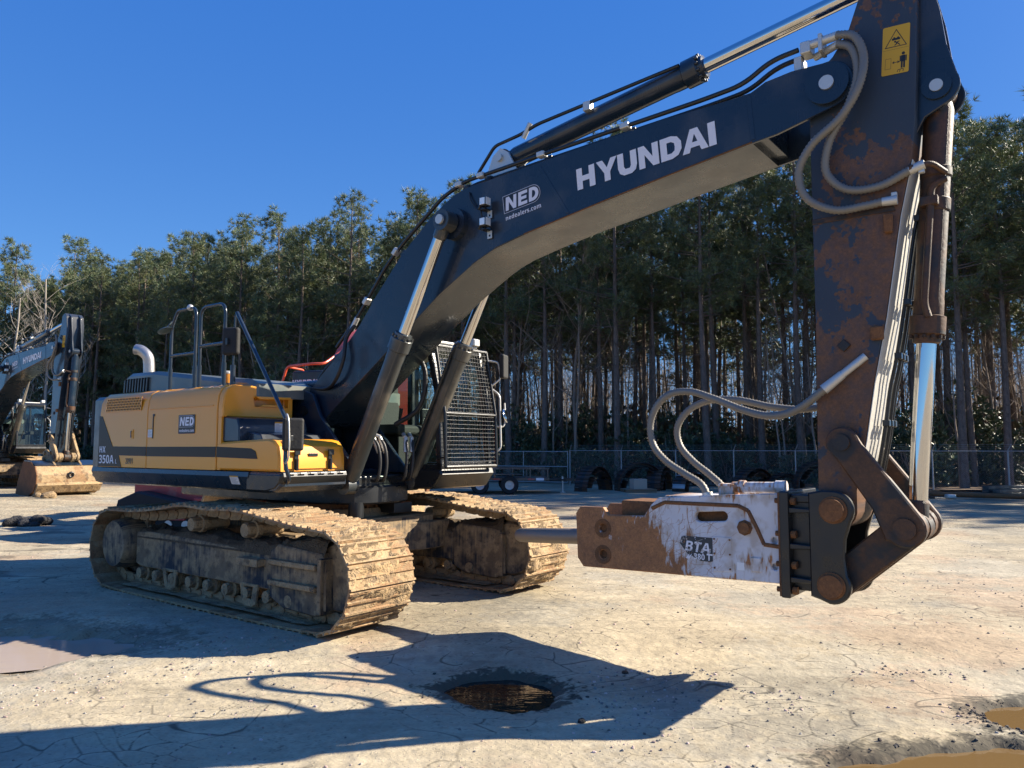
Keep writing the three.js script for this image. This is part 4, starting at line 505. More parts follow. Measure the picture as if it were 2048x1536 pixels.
const bc = cylinder('bucket_cylinder', [6.925, 4.34], [6.642, 1.14], 1.86, 0.1, 0.067, 0, 0.085, M.rustDark); part('feed_pipe', [bent([[6.95, 3.66, 0.1], [6.86, 3.62, 0.13], [6.78, 2.75, 0.13], [6.8, 2.66, 0.12]], 0.026, 0.05, 10), bent([[6.74, 3.72, 0.3], [6.88, 3.75, 0.24], [6.95, 3.7, 0.12]], 0.022, 0.04, 8)], M.rustDark, bc); part('clamp', [lathe(V3(6.875, 3.78, 0), V3(6.862, 3.4, 0), [[0, 0.1], [0.01, 0.108], [0.07, 0.108], [0.08, 0.1]], 24)], M.rustDark, bc); part('clamp', [bx(6.78, 6.9, 3.47, 3.54, 0.06, 0.16, 0.01), lathe(V3(6.86, 3.55, 0), V3(6.84, 3.3, 0), [[0, 0.1], [0.01, 0.106], [0.09, 0.106], [0.1, 0.1]], 24)], M.rustDark, bc);
// ---- linkage
for (const s of [1, -1]) { const z0 = s > 0 ? 0.265 : -0.345, z1 = z0 + 0.08; const l = part('rocker_link', [prism([...circ(6.23, 1.755, 0.115, 12, 0.35, 3.6), [6.19, 1.63], [6.42, 1.28], [6.5, 1.06], ...circ(6.63, 1.15, 0.135, 12, -2.4, 0.75), [6.6, 1.42], [6.36, 1.74]], z0, z1, 0.012)], M.rustDark, ex); for (const [px, py, pr] of [[6.23, 1.755, 0.06], [6.63, 1.15, 0.075]]) part('pin', [zrod(px, py, s > 0 ? z1 - 0.01 : z0 - 0.025, s > 0 ? z1 + 0.025 : z0 + 0.01, pr, 18)], M.rustDark, l); }
part('link_pin', [zrod(6.63, 1.15, -0.34, 0.34, 0.06, 18), zrod(6.63, 1.15, 0.16, 0.25, 0.11, 20), zrod(6.63, 1.15, -0.25, -0.16, 0.11, 20), zrod(6.23, 1.755, -0.34, 0.34, 0.055, 18)], M.steel, ex);
part('bucket_link', [prism([...circ(6.13, 0.71, 0.12, 10, 2.3, 5.6), ...circ(6.63, 1.15, 0.12, 10, -0.85, 2.3)], 0.12, 0.25, 0.012), prism([...circ(6.13, 0.71, 0.12, 10, 2.3, 5.6), ...circ(6.63, 1.15, 0.12, 10, -0.85, 2.3)], -0.25, -0.12, 0.012), prism([[6.2, 0.72], [6.12, 0.8], [6.5, 1.13], [6.56, 1.04]], -0.14, 0.14, 0.01)], M.rustDark, ex);
// ---- upper pair of spiral-wrapped hoses at the elbow
part('elbow_block', [bx(6.02, 6.1, 4.79, 4.89, 0.2, 0.34, 0.012), bx(6.16, 6.19, 4.77, 4.91, 0.2, 0.35, 0.006), rod(V3(6.1, 4.86, 0.3), V3(6.3, 4.86, 0.32), 0.034, 0.034, 10), rod(V3(6.1, 4.8, 0.2), V3(6.3, 4.8, 0.3), 0.03, 0.03, 10), bx(5.96, 6.02, 4.66, 4.8, 0.15, 0.3, 0.006)], M.zinc, ex);
for (const [k, P] of [[0, [[6.3, 4.86, 0.33], [6.42, 4.8, 0.36], [6.49, 4.62, 0.38], [6.46, 4.38, 0.42], [6.33, 4.18, 0.42], [6.1, 4.0, 0.42], [6.0, 3.82, 0.4], [6.05, 3.62, 0.38], [6.24, 3.5, 0.34], [6.45, 3.5, 0.31], [6.56, 3.51, 0.3]]], [1, [[6.3, 4.8, 0.31], [6.4, 4.72, 0.34], [6.44, 4.5, 0.36], [6.37, 4.28, 0.36], [6.22, 4.02, 0.36], [6.19, 3.8, 0.34], [6.32, 3.65, 0.32], [6.54, 3.63, 0.3], [6.74, 3.71, 0.28]]]]) { const h = part('hose', [ribbed(P, 0.031)], M.hose, ex, 'keep'); const e = P[P.length - 1]; part('fitting', [rod(V3(...e), V3(e[0] + 0.1, e[1] + (k ? 0.03 : 0.0), e[2] - 0.01), 0.032, 0.036, 10), bx(e[0] + 0.06, e[0] + 0.1, e[1] - 0.03, e[1] + 0.06, e[2] - 0.04, e[2], 0.006)], M.zinc, h); }

// ------------------------------------------------------------------ hydraulic breaker hung on the arm
const br = thing('hydraulic_breaker', 'white scratched hydraulic breaker with rusty nose pinned to the excavator arm', 'breaker', [CX, 0, CZ], -YAW);
{
  const side = [[3.90, 0.72], [3.96, 0.645], [5.755, 0.675], [5.755, 1.365], [5.14, 1.325], [4.72, 1.29], [4.65, 1.23], [4.58, 1.13], [4.22, 1.12], [4.17, 1.185], [3.93, 1.18], [3.885, 1.12]].map((p) => p).reverse();
  const oval = [...circ(5.09, 1.15, 0.04, 10, Math.PI / 2, Math.PI * 1.5), ...circ(5.29, 1.165, 0.04, 10, -Math.PI / 2, Math.PI / 2)];
  const holes = [oval, circ(4.17, 1.0, 0.04, 12), circ(4.17, 0.77, 0.04, 12), circ(5.7, 1.0, 0.026, 10), circ(5.7, 0.8, 0.026, 10)];
  const body = part('housing', [prism(side, 0.24, 0.3, 0.008, holes), prism(side, -0.3, -0.24, 0.008, holes), bx(4.2, 5.75, 0.67, 1.1, -0.245, 0.245, 0.01), bx(4.75, 5.75, 1.26, 1.31, -0.245, 0.245, 0.01), bx(3.94, 4.3, 0.66, 0.76, -0.245, 0.245, 0.01)], M.breaker, br, uvBreaker);
  const ridge = [[4.66, 1.2], [4.78, 1.255], [5.42, 1.255], [5.5, 1.22], [5.57, 1.08], [5.62, 0.965], [5.75, 0.955]];
  part('raised_rib', ridge.slice(1).map((p, i) => rod(V3(ridge[i][0], ridge[i][1], 0.298), V3(p[0], p[1], 0.298), 0.017, 0.017, 8)), M.rust, body);
  part('side_cover', [prism([[5.2, 0.72], [5.2, 1.0], [5.36, 1.0], [5.36, 0.73]].reverse(), 0.298, 0.306, 0.003)], M.breaker, body, uvBreaker);
  for (let i = 0; i < 6; i++) part('bolt', [zrod(i % 2 ? 5.345 : 5.215, 0.75 + Math.floor(i / 2) * 0.115, 0.3, 0.311, 0.008, 8)], M.rust, body);
  part('bolt', [lathe(V3(5.47, 1.085, 0.29), V3(5.47, 1.085, 1), [[0, 0], [0, 0.062], [0.02, 0.062], [0.022, 0.05], [0.05, 0.048], [0.05, 0]], 8)], M.rust, body);
  for (const y of [1.0, 0.77]) part('pin_recess', [zrod(4.17, y, 0.2, 0.262, 0.05, 16), lathe(V3(4.17, y, 0.296), V3(4.17, y, 1), [[0, 0.085], [0.008, 0.083], [0.01, 0.06], [0.004, 0.045]], 20)], M.rust, body);
  part('core', [bx(4.3, 5.74, 0.8, 1.25, -0.2, 0.2, 0.02)], M.rust, body); part('lamp_plate', [bx(5.51, 5.6, 0.75, 0.86, 0.3, 0.312, 0.006)], M.breaker, body, uvBreaker); stick('sticker', 0.06, 0.06, M.white, body, [5.43, 0.78, 0.3025], X, Z);
  stick('brand_label', 0.33, 0.213, btaTex, body, [5.05, 0.895, 0.3025], V3(1, -0.02, 0).normalize().toArray(), Z);
  part('chisel', [lathe(V3(4.3, 0.9, 0), V3(2.9, 0.83, 0), [[0, 0], [0, 0.075], [0.5, 0.075], [1.1, 0.073], [1.27, 0.068], [1.31, 0.05], [1.31, 0]], 24), bx(3.96, 4.3, 0.76, 1.04, -0.23, 0.23, 0.03)], std({ c: [0.24, 0.2, 0.16], metalness: 0.45, roughness: 0.5, bumpMap: rep(noiseBump, 0.3), bumpScale: 0.002 }), br);
  part('top_valve', [rod(V3(5.3, 1.39, 0.1), V3(5.74, 1.40, 0.1), 0.045, 0.045, 16), bx(5.2, 5.34, 1.32, 1.42, 0.04, 0.17, 0.012), rod(V3(5.36, 1.395, 0.1), V3(5.41, 1.395, 0.1), 0.055, 0.055, 16), rod(V3(5.66, 1.4, 0.1), V3(5.74, 1.4, 0.1), 0.055, 0.055, 16)], M.breaker, br, uvBreaker);
  // mounting bracket
  const bk = part('bracket', [bx(5.765, 5.835, 0.585, 1.385, -0.37, 0.37, 0.012), bx(5.83, 6.06, 0.64, 1.36, -0.28, -0.24, 0.008), bx(5.83, 6.06, 0.64, 1.36, 0.24, 0.28, 0.008), bx(5.83, 6.1, 1.3, 1.36, -0.3, 0.3, 0.01)], M.black, br);
  const cheek = [[5.98, 0.62], [5.98, 1.38], [6.08, 1.4], ...circ(6.16, 1.26, 0.14, 10, 1.6, -0.6), [6.235, 1.05], [6.225, 0.92], ...circ(6.13, 0.71, 0.135, 10, 0.6, -1.7), [6.05, 0.6]].reverse();
  for (const z of [0.3, -0.36]) part('cheek_plate', [prism(cheek, z, z + 0.06, 0.012)], M.black, bk);
  for (const y of [0.7, 0.95, 1.22]) for (const z of [0.28, -0.35]) part('rib', [prism([[5.83, y], [5.83, y + 0.045], [6.02, y + 0.035], [6.02, y + 0.01]].reverse(), z, z + 0.07, 0.006)], M.black, bk);
  for (const [x, y] of [[6.16, 1.26], [6.13, 0.71]]) part('pin', [zrod(x, y, -0.4, 0.4, 0.083, 24), lathe(V3(x, y, 0.36), V3(x, y, 1), [[0, 0.1], [0.014, 0.1], [0.016, 0.085], [0.05, 0.082], [0.054, 0.0]], 24)], M.rust, bk);
  for (const y of [0.64, 0.83, 1.06, 1.31]) part('bolt', [rod(V3(5.72, y, 0.315), V3(5.86, y, 0.315), 0.022, 0.022, 6), rod(V3(5.84, y, 0.315), V3(5.875, y, 0.315), 0.032, 0.032, 6)], M.rust, bk);
  part('flange', [bx(5.745, 5.768, 0.59, 1.375, -0.345, 0.345, 0.006)], M.rust, br);
  for (const [k, P] of [[0, [[6.24, 2.26, 0.29], [6.1, 2.14, 0.32], [5.88, 2.0, 0.28], [5.66, 1.97, 0.2], [5.44, 2.02, 0.15], [5.16, 2.13, 0.12], [4.94, 2.2, 0.1], [4.76, 2.19, 0.1], [4.63, 2.1, 0.1], [4.555, 1.93, 0.1], [4.58, 1.74, 0.1], [4.7, 1.6, 0.1], [4.88, 1.49, 0.1], [5.03, 1.4, 0.1], [5.09, 1.28, 0.1]]], [1, [[6.2, 2.2, -0.3], [6.05, 2.1, -0.36], [5.8, 2.04, -0.3], [5.55, 2.06, -0.22], [5.25, 2.13, -0.16], [5.0, 2.13, -0.14], [4.82, 2.05, -0.12], [4.72, 1.9, -0.1], [4.74, 1.74, -0.1], [4.86, 1.6, -0.1], [5.02, 1.48, -0.1], [5.13, 1.38, -0.1], [5.17, 1.28, -0.1]]]]) { const h = part('hose', [ribbed(P, 0.031)], M.hose, br, 'keep'); const e = P[0]; part('fitting', [rod(V3(...e), V3(e[0] - 0.13, e[1] - 0.11, e[2] + (k ? -0.04 : 0.03)), 0.034, 0.04, 12), rod(V3(e[0] + 0.16, e[1] + 0.13, e[2] - (k ? -0.03 : 0.03)), V3(...e), 0.03, 0.03, 10)], M.zinc, h); part('collar', [rod(V3(P.at(-1)[0] - 0.015, 1.34, P.at(-1)[2]), V3(P.at(-1)[0], 1.27, P.at(-1)[2]), 0.045, 0.045, 12)], M.zinc, h); }
}

// ------------------------------------------------------------------ woods behind the yard
const treeLine = (x) => -40 + 0.47 * x; // front edge of the trees
M.bark = std({ map: texture(256, 512, (u, v, o) => { const f = fbm(u * 16, v * 10, 4, 8), p = vn(u * 24, v * 40, 8); const k = 0.45 + 0.8 * f + (p > 0.7 ? 0.18 : 0); o[0] = 0.15 * k; o[1] = 0.115 * k; o[2] = 0.092 * k; }), roughness: 0.95, bumpMap: rep(noiseBump, 0.6), bumpScale: 0.02 });
M.bark.map.repeat.set(2, 0.5);
M.twig = std({ c: [0.25, 0.195, 0.15], roughness: 0.95 });
M.twigPale = std({ c: [0.34, 0.3, 0.25], roughness: 0.9 });
M.needle = phy({ c: [1, 1, 1], vertexColors: true, roughness: 0.6, transmission: 0.4, thickness: 0, side: THREE.DoubleSide });
M.leaf = phy({ c: [1, 1, 1], vertexColors: true, roughness: 0.5, side: THREE.DoubleSide });
function foliage(spots, r, blades, len, wid, base, droop = 0) { // spots: [position, outward direction, size]
  const n = spots.length * blades, pos = new Float32Array(n * 9), col = new Float32Array(n * 9), d = V3(), s = V3(), q = V3(); let k = 0;
  for (const [p, out, sz] of spots) {
    const w = 0.7 + 0.65 * r(), warm = r();
    for (let i = 0; i < blades; i++) {
      d.set(r() * 2 - 1, r() * 2 - 1, r() * 2 - 1)
        .normalize().addScaledVector(out, 0.95).normalize(); d.y -= droop * r(); s.set(r() - 0.5, r() - 0.5, r() - 0.5).cross(d).normalize().multiplyScalar(wid * sz * (0.6 + 0.8 * r()) * 0.5);
      const L = len * sz * (0.65 + 0.6 * r()), o = 0.05 * sz; q.copy(p).addScaledVector(d, o);
      pos.set([q.x - s.x, q.y - s.y, q.z - s.z, q.x + s.x, q.y + s.y, q.z + s.z, p.x + d.x * L, p.y + d.y * L, p.z + d.z * L], k * 9);
      const v = w * (0.8 + 0.4 * r()), c = [base[0] * v * (0.9 + 0.4 * warm), base[1] * v, base[2] * v * (1.1 - 0.4 * warm)]; col.set([...c, ...c, ...c], k * 9); k++;
    }
  }
  const g = new THREE.BufferGeometry(); g.setAttribute('position', new THREE.BufferAttribute(pos, 3)); g.setAttribute('color', new THREE.BufferAttribute(col, 3)); g.computeVertexNormals(); return g;
}
function taper(P, r0, r1, k) { return sweep(P, (t) => lerp(r0, r1, t), k); }
function limbPts(a, dir, L, r, n = 4, up = 0.15, wob = 0.12) { const P = [a.clone()], d = dir.clone(); for (let i = 0; i < n; i++) { d.x += (r() - 0.5) * wob * 2; d.z += (r() - 0.5) * wob * 2; d.y += up * (0.4 + r()) + (r() - 0.5) * wob; d.normalize(); P.push(P[i].clone().addScaledVector(d, L / n)); } return P; }
function joined(gs) { return mergeGeometries(gs.map((g) => { g = g.toNonIndexed(); for (const k of Object.keys(g.attributes)) if (!['position', 'normal', 'uv'].includes(k)) g.deleteAttribute(k); return g; })); }
function makePine(seed, H, crownAt, spread, detail) {
  const r = rng(seed), P = [], bx0 = (r() - 0.5) * 0.5, bz = (r() - 0.5) * 0.5; for (let i = 0; i <= 9; i++) { const t = i / 9; P.push(V3(bx0 * t * t + 0.12 * Math.sin(t * 5 + seed), H * t, bz * t * t)); }
  const trunk = taper(P, 0.15 + 0.05 * r(), 0.025, 8), at = (y) => { const f = clamp(y / H) * 9, i = Math.min(8, Math.floor(f)); return P[i].clone().lerp(P[i + 1], f - i); };
  const limbs = [], spots = [], add = (p, out, sz) => spots.push([p, out, sz]);
  const N = Math.round((H - crownAt) * 5.2);
  for (let i = 0; i < N; i++) {
    const t = (i + r()) / N, y = lerp(crownAt, H - 0.3, t), a = r() * 6.283, prof = Math.sin(Math.PI * Math.pow(lerp(0.13, 0.97, t), 0.75)), L = spread * (0.3 + 0.85 * prof) * (0.6 + 0.6 * r()), dir = V3(Math.cos(a), lerp(0.0, 0.9, t * t), Math.sin(a)).normalize(), Q = limbPts(at(y), dir, L, r, 4, 0.1);
    limbs.push(taper(Q, 0.035 * (1.2 - t), 0.008, 4));
    const m = Math.round((detail ? 12 : 5) * (0.5 + L / spread));
    for (let k = 0; k < m; k++) { const f = Math.pow(r(), 0.45) * 4, j = Math.min(3, Math.floor(f)), p = Q[j].clone().lerp(Q[j + 1], f - j), out = Q[j + 1].clone().sub(Q[j]).normalize(); const o = V3(r() - 0.5, r() - 0.35, r() - 0.5).multiplyScalar(0.52); out.addScaledVector(o, 1.4).normalize(); add(p.add(o), out, 0.75 + 0.6 * r()); }
  }
  for (let i = 0; i < 9; i++) add(at(H - 0.7 * r()), V3(r() - 0.5, 1.2, r() - 0.5).normalize(), 0.9);
  for (let i = 0; i < (detail ? 14 : 6); i++) { const y = lerp(2.5, crownAt + 0.6, Math.sqrt(r())), a = r() * 6.283, Q = limbPts(at(y), V3(Math.cos(a), 0.1 - 0.3 * r(), Math.sin(a)).normalize(), 0.6 + 1.6 * r(), r, 3, -0.02, 0.3); limbs.push(taper(Q, 0.022, 0.005, 3)); if (detail) for (let k = 0; k < 3; k++) { const j = Math.floor(r() * 3), S = limbPts(Q[j].clone().lerp(Q[j + 1], 0.5), V3(r() - 0.5, r() - 0.4, r() - 0.5).normalize(), 0.5 * r() + 0.2, r, 2, 0, 0.3); limbs.push(taper(S, 0.01, 0.004, 3)); } }
  return { trunk, limbs: joined(limbs), crown: foliage(spots, r, detail ? 27 : 18, detail ? 0.3 : 0.42, detail ? 0.026 : 0.055, [0.12, 0.165, 0.07], 0.06) };
}
function makeBare(seed, H, pale) { // leafless broadleaf tree or sapling
  const r = rng(seed), gs = [], grow = (a, d, L, rad, lev) => { const Q = limbPts(a, d, L, r, lev ? 4 : 7, lev ? 0.1 : 0.06, lev ? 0.25 : 0.1); gs.push(taper(Q, rad, rad * 0.35, lev ? 3 : 6)); if (lev >= 3) return; const n = lev ? 4 : Math.round(H * 1.6); for (let i = 0; i < n; i++) { const t = lev ? 0.3 + 0.7 * r() : 0.3 + 0.7 * (i + r()) / n, f = t * (Q.length - 1), j = Math.min(Q.length - 2, Math.floor(f)), an = r() * 6.283; grow(Q[j].clone().lerp(Q[j + 1], f - j), V3(Math.cos(an), 0.55 + 0.7 * r(), Math.sin(an)).normalize(), lev ? L * 0.5 * (0.5 + r()) : H * (0.34 - 0.2 * t) * (0.7 + 0.6 * r()), rad * (lev ? 0.5 : 0.42 * (1.15 - t)), lev + 1 + (H < 7 && lev ? 1 : 0)); } };
  grow(V3(0, -0.05, 0), V3(0, 1, 0), H, pale ? 0.13 : 0.02 + H * 0.0055, 0); return joined(gs);
}
const pineProto = [], farProto = [];
for (let i = 0; i < 9; i++) pineProto.push(makePine(100 + i * 7, 15.2 + (i * 37 % 9) * 0.28, 7.2 + (i * 53 % 7) * 0.42, 2.1 + (i % 3) * 0.35, true));
for (let i = 0; i < 4; i++) farProto.push(makePine(300 + i * 7, 15.6 + i * 0.5, 7.0 + i * 0.5, 2.6, false));
const edgeProto = [0, 1, 2].map((i) => makePine(400 + i * 9, 13.2 + i, 3.4 + i * 0.7, 2.3, true)); // boughs nearly to the ground
const saplings = [0, 1, 2, 3, 4].map((i) => makeBare(500 + i, 5 + i * 1.4, false)), paleBare = [makeBare(601, 12.5, true), makeBare(611, 11, true)];
function pine(p, x, z, turn, s, label, group) { const t = thing('pine_tree', label, 'tree', [x, rise(x, z) * 0.3 - 0.05, z], turn, group); t.scale.set(s, s * (0.96 + 0.08 * LAT[Math.abs(Math.floor(x * 31 + z * 17)) & 65535]), s); share('trunk', p.trunk, M.bark, t); tag(share('limbs', p.limbs, M.bark, t), 'dark bare limbs', null, null, 'stuff'); tag(share('crown', p.crown, M.needle, t), 'dark green needle tufts', null, null, 'stuff'); return t; }
{
  const r = rng(77), placed = [], ok = (x, z, d) => placed.every((q) => Math.hypot(q[0] - x, q[1] - z) > d); let n = 0;
  const near = 'tall dark green pine with a bare trunk at the edge of the woods', back = 'tall pine standing deep in the woods behind the front pines', shade = 'tall pine on the far side of the yard that shades the ground', low = 'bushy green pine with boughs low on its trunk';
  for (let i = 0; i < 6000; i++) {
    const s = lerp(-45, 30, r()), t = Math.pow(r(), 1.5) * 34, x = s + 0.425 * t, z = treeLine(s) - 0.905 * t, far = t > 13; if (Math.abs(x) > -z * 0.72 + 3 || !ok(x, z, far ? 2.9 : 1.75 + 0.6 * r())) continue; placed.push([x, z]);
    const px = x / -z; if (px < -0.25 && t < 9 && r() < 0.6) pine(edgeProto[n++ % 3], x, z, r() * 6.28, 0.95 + 0.2 * r(), low, 'bushy pines along the left of the woods');
    else if (far) { if (n++ % 10 < 7) pine(farProto[n % 4], x, z, r() * 6.28, 0.92 + 0.22 * r(), back, 'pines deep in the woods'); } else pine(pineProto[n++ % 9], x, z, r() * 6.28, 0.9 + 0.2 * r(), near, 'pines at the edge of the woods');
    if (n > 270) break;
  }
  for (let i = 0; i < 60; i++) { const s = 28 + i * 0.72 + r(), t = r() * 7, x = s + 0.425 * t, z = treeLine(s) - 0.905 * t; if (Math.abs(x) < -z * 0.7) continue; if (ok(x, z, 1.6)) { placed.push([x, z]); pine(farProto[i % 4], x, z, r() * 6.28, 0.95 + 0.2 * r(), shade, 'pines that run on past the yard'); } }
  for (let i = 0; i < 110; i++) { const s = lerp(-44, 25, r()), t = 0.5 + 15 * Math.pow(r(), 1.4), x = s + 0.425 * t, z = treeLine(s) - 0.905 * t; if (Math.abs(x) > -z * 0.72) continue; const o = share(numbered('bare_sapling'), saplings[i % 5], M.twig, scene); o.position.set(x, 0, z); o.rotation.y = r() * 6.28; o.scale.setScalar(0.85 + 0.5 * r()); tag(o, 'thin leafless sapling standing among the pine trunks', 'tree', 'leafless saplings among the pines'); }
  for (const [px, d, k, s] of [[-0.612, 49, 0, 1.0], [-0.66, 50, 1, 1.05]]) { const o = share(numbered('bare_tree'), paleBare[k], M.twigPale, scene); o.position.set(px * d, 0, -d); o.rotation.y = k * 2; o.scale.setScalar(s); tag(o, k ? 'leafless pale grey tree with forked trunk by the bushy pines' : 'leafless pale tree with spreading limbs behind the dark excavator', 'tree'); }
  // evergreen undergrowth along the fence
  const bush = [0, 1, 2].map((i) => { const q = rng(700 + i), sp = []; for (let k = 0; k < 260; k++) { const a = q() * 6.283, e = Math.acos(1 - q() * 1.1), rr = 0.55 + 0.5 * q(), p = V3(Math.sin(e) * Math.cos(a) * 1.5 * rr, 0.25 + Math.max(0, Math.cos(e)) * (1.5 + 0.9 * i) * rr, Math.sin(e) * Math.sin(a) * 1.2 * rr); sp.push([p, p.clone().normalize(), 0.8 + 0.5 * q()]); } return foliage(sp, q, 12, 0.22, 0.09, [0.06, 0.085, 0.042]); });
  const stems = [0, 1, 2].map((i) => joined(Array.from({ length: 7 }, (_, k) => taper(limbPts(V3(0, 0, 0), V3(Math.cos(k) * 0.5, 1, Math.sin(k) * 0.5).normalize(), 1.7 + 0.5 * i, rng(720 + k), 4, 0.02, 0.3), 0.03, 0.008, 4))));
  for (let i = 0; i < 62; i++) { const s = lerp(-43, 24, (i + r()) / 62), t = 0.2 + 5.5 * r(), x = s + 0.425 * t, z = treeLine(s) - 0.905 * t + 0.6; if (Math.abs(x) > -z * 0.74) continue; const o = thing('evergreen_shrub', 'dark evergreen shrub growing under the pines', 'shrub', [x, 0, z], r() * 6.28, 'evergreen undergrowth'); o.scale.setScalar(0.8 + 0.6 * r()); share('stems', stems[i % 3], M.twig, o); tag(share('leaves', bush[i % 3], M.leaf, o), 'small dark leaves', null, null, 'stuff'); }
}
{ // twiggy thicket and scrub deep under the pines
  const r = rng(81), m = new THREE.Matrix4(), q = new THREE.Quaternion(), fill = (g, mat, n, name, label, t0, t1, s0, s1) => { const im = new THREE.InstancedMesh(g, mat, n); im.name = name; let i = 0; while (i < n) { const s = lerp(-60, 32, r()), t = lerp(t0, t1, r()), x = s + 0.425 * t, z = treeLine(s) - 0.905 * t; if (Math.abs(x) > -z * 0.74) continue; const k = lerp(s0, s1, r()); m.compose(V3(x, 0, z), q.setFromAxisAngle(V3(0, 1, 0), r() * 6.28), V3(k, k, k)); im.setMatrixAt(i++, m); } scene.add(im); tag(im, label, 'thicket', null, 'stuff'); };
  fill(saplings[2], M.twig, 420, 'bare_thicket', 'grey brown leafless thicket filling the woods between the trunks', 6, 60, 0.8, 1.5); fill(saplings[4], M.twigPale, 160, 'pale_thicket', 'pale leafless thicket deep in the woods', 14, 60, 0.7, 1.2);
  const sp = [], b = rng(83); for (let k = 0; k < 200; k++) { const a = b() * 6.283, e = Math.acos(1 - b()), rr = 0.5 + 0.6 * b(), p = V3(Math.sin(e) * Math.cos(a) * 2 * rr, 0.3 + Math.cos(e) * 2.6 * rr, Math.sin(e) * Math.sin(a) * 2 * rr); sp.push([p, p.clone().normalize(), 1 + 0.5 * b()]); }
  fill(foliage(sp, b, 10, 0.3, 0.13, [0.1, 0.095, 0.055]), M.leaf, 300, 'undergrowth', 'dense dark scrub along the floor of the woods', 12, 62, 0.8, 1.5);
}
// forest floor: brown litter under the trees
{ const g = grid(0, 1, 0, 1, 60, 16, (x, z) => 0.02 + 0.12 * fbm(x * 0.6, z * 0.6, 3), (u, v) => { const s = lerp(-70, 70, u), t = lerp(-1.2, 45, v) + (v === 0 ? (fbm(s, 3, 3) - 0.5) * 1.6 : 0); return [s + 0.425 * t, treeLine(s) - 0.905 * t]; }); g.setAttribute('uv', g.attributes.uv1.clone()); const f = share('forest_floor', g, std({ map: texture(512, 512, (u, v, o) => { const f = fbm(u * 20, v * 20, 5, 20), k = 0.5 + f; o[0] = 0.17 * k; o[1] = 0.11 * k; o[2] = 0.065 * k; }, true, [0.25, 0.25]), roughness: 1 }), scene); tag(f, 'brown leaf litter under the pines', null, null, 'structure'); }

// ------------------------------------------------------------------ second excavator of the same make, with a bucket
const ex2 = ex.clone(); ex2.name = numbered('excavator'); ex2.position.set(-18.8, 0.30, -27.5); scene.add(ex2); tag(ex2, 'dark excavator with wide rusty bucket parked in front of the pines', 'excavator');
for (const c of [...ex2.children]) { if (['elbow_block'].includes(c.name)) ex2.remove(c); if (c.name === 'arm') { c.material = M.dark; for (const q of [...c.children]) if (['front_plate', 'arm_band'].includes(q.name)) c.remove(q); } if (c.name === 'bucket_cylinder') { c.material = M.dark; } if (c.name === 'cab') for (const q of [...c.children]) if (['window_guard', 'guard_frame'].includes(q.name)) c.remove(q); if (c.name === 'rocker_link' || c.name === 'bucket_link') c.material = M.mud; }
{ // bucket: curled shell with side plates, ears and a bolt-on edge
  const prof = [[6.02, 1.02], [6.55, 1.0], [6.86, 0.86], [7.0, 0.62], [6.98, 0.36], [6.8, 0.14], [6.5, 0.02], [6.1, 0.0], [5.62, 0.03]], inner = prof.map(([x, y], i) => [x - (i < 1 ? 0 : 0.02), y + (i < 5 ? -0.03 : 0.035)]).reverse();
  const W = 0.92, bk = part('bucket', [prism([...prof, ...inner].reverse(), -W, W, 0.004)], M.shoe, ex2);
  for (const s of [1, -1]) part('side_plate', [prism([...prof, [5.55, 0.06], [5.72, 0.5]].reverse(), s > 0 ? W - 0.01 : -W - 0.025, s > 0 ? W + 0.025 : -W + 0.01, 0.005)], M.rust, bk);
  for (const s of [0.34, -0.40]) part('ear', [prism([[5.98, 1.0], [6.02, 1.32], [6.16, 1.4], [6.3, 1.3], [6.52, 1.1], [6.8, 0.92], [6.86, 0.84], [6.5, 0.97]].reverse(), s, s + 0.06, 0.008)], M.mud, bk);
  part('wear_strip', [prism([[7.02, 0.4], [7.04, 0.32], [6.86, 0.1], [6.8, 0.13]].reverse(), -W, W, 0.008)], M.mud, bk); part('cutting_edge', [prism([[6.2, -0.01], [5.5, 0.0], [5.46, 0.03], [6.2, 0.03]].reverse(), -W - 0.02, W + 0.02, 0.004)], M.steel, bk); part('top_plate', [prism([[6.02, 1.0], [6.0, 1.05], [6.5, 1.03], [6.84, 0.9], [6.8, 0.87], [6.5, 0.98]].reverse(), -W, W, 0.004)], M.dark, bk);
  part('lifting_eye', [new THREE.TorusGeometry(0.07, 0.025, 6, 14).rotateY(1.57).translate(7.02, 0.62, 0)], M.black, bk);
  for (const [x, y] of [[6.15, 1.26], [6.13, 1.1]]) part('pin', [zrod(x, y, -0.46, 0.46, 0.06, 16)], M.mud, bk);
}
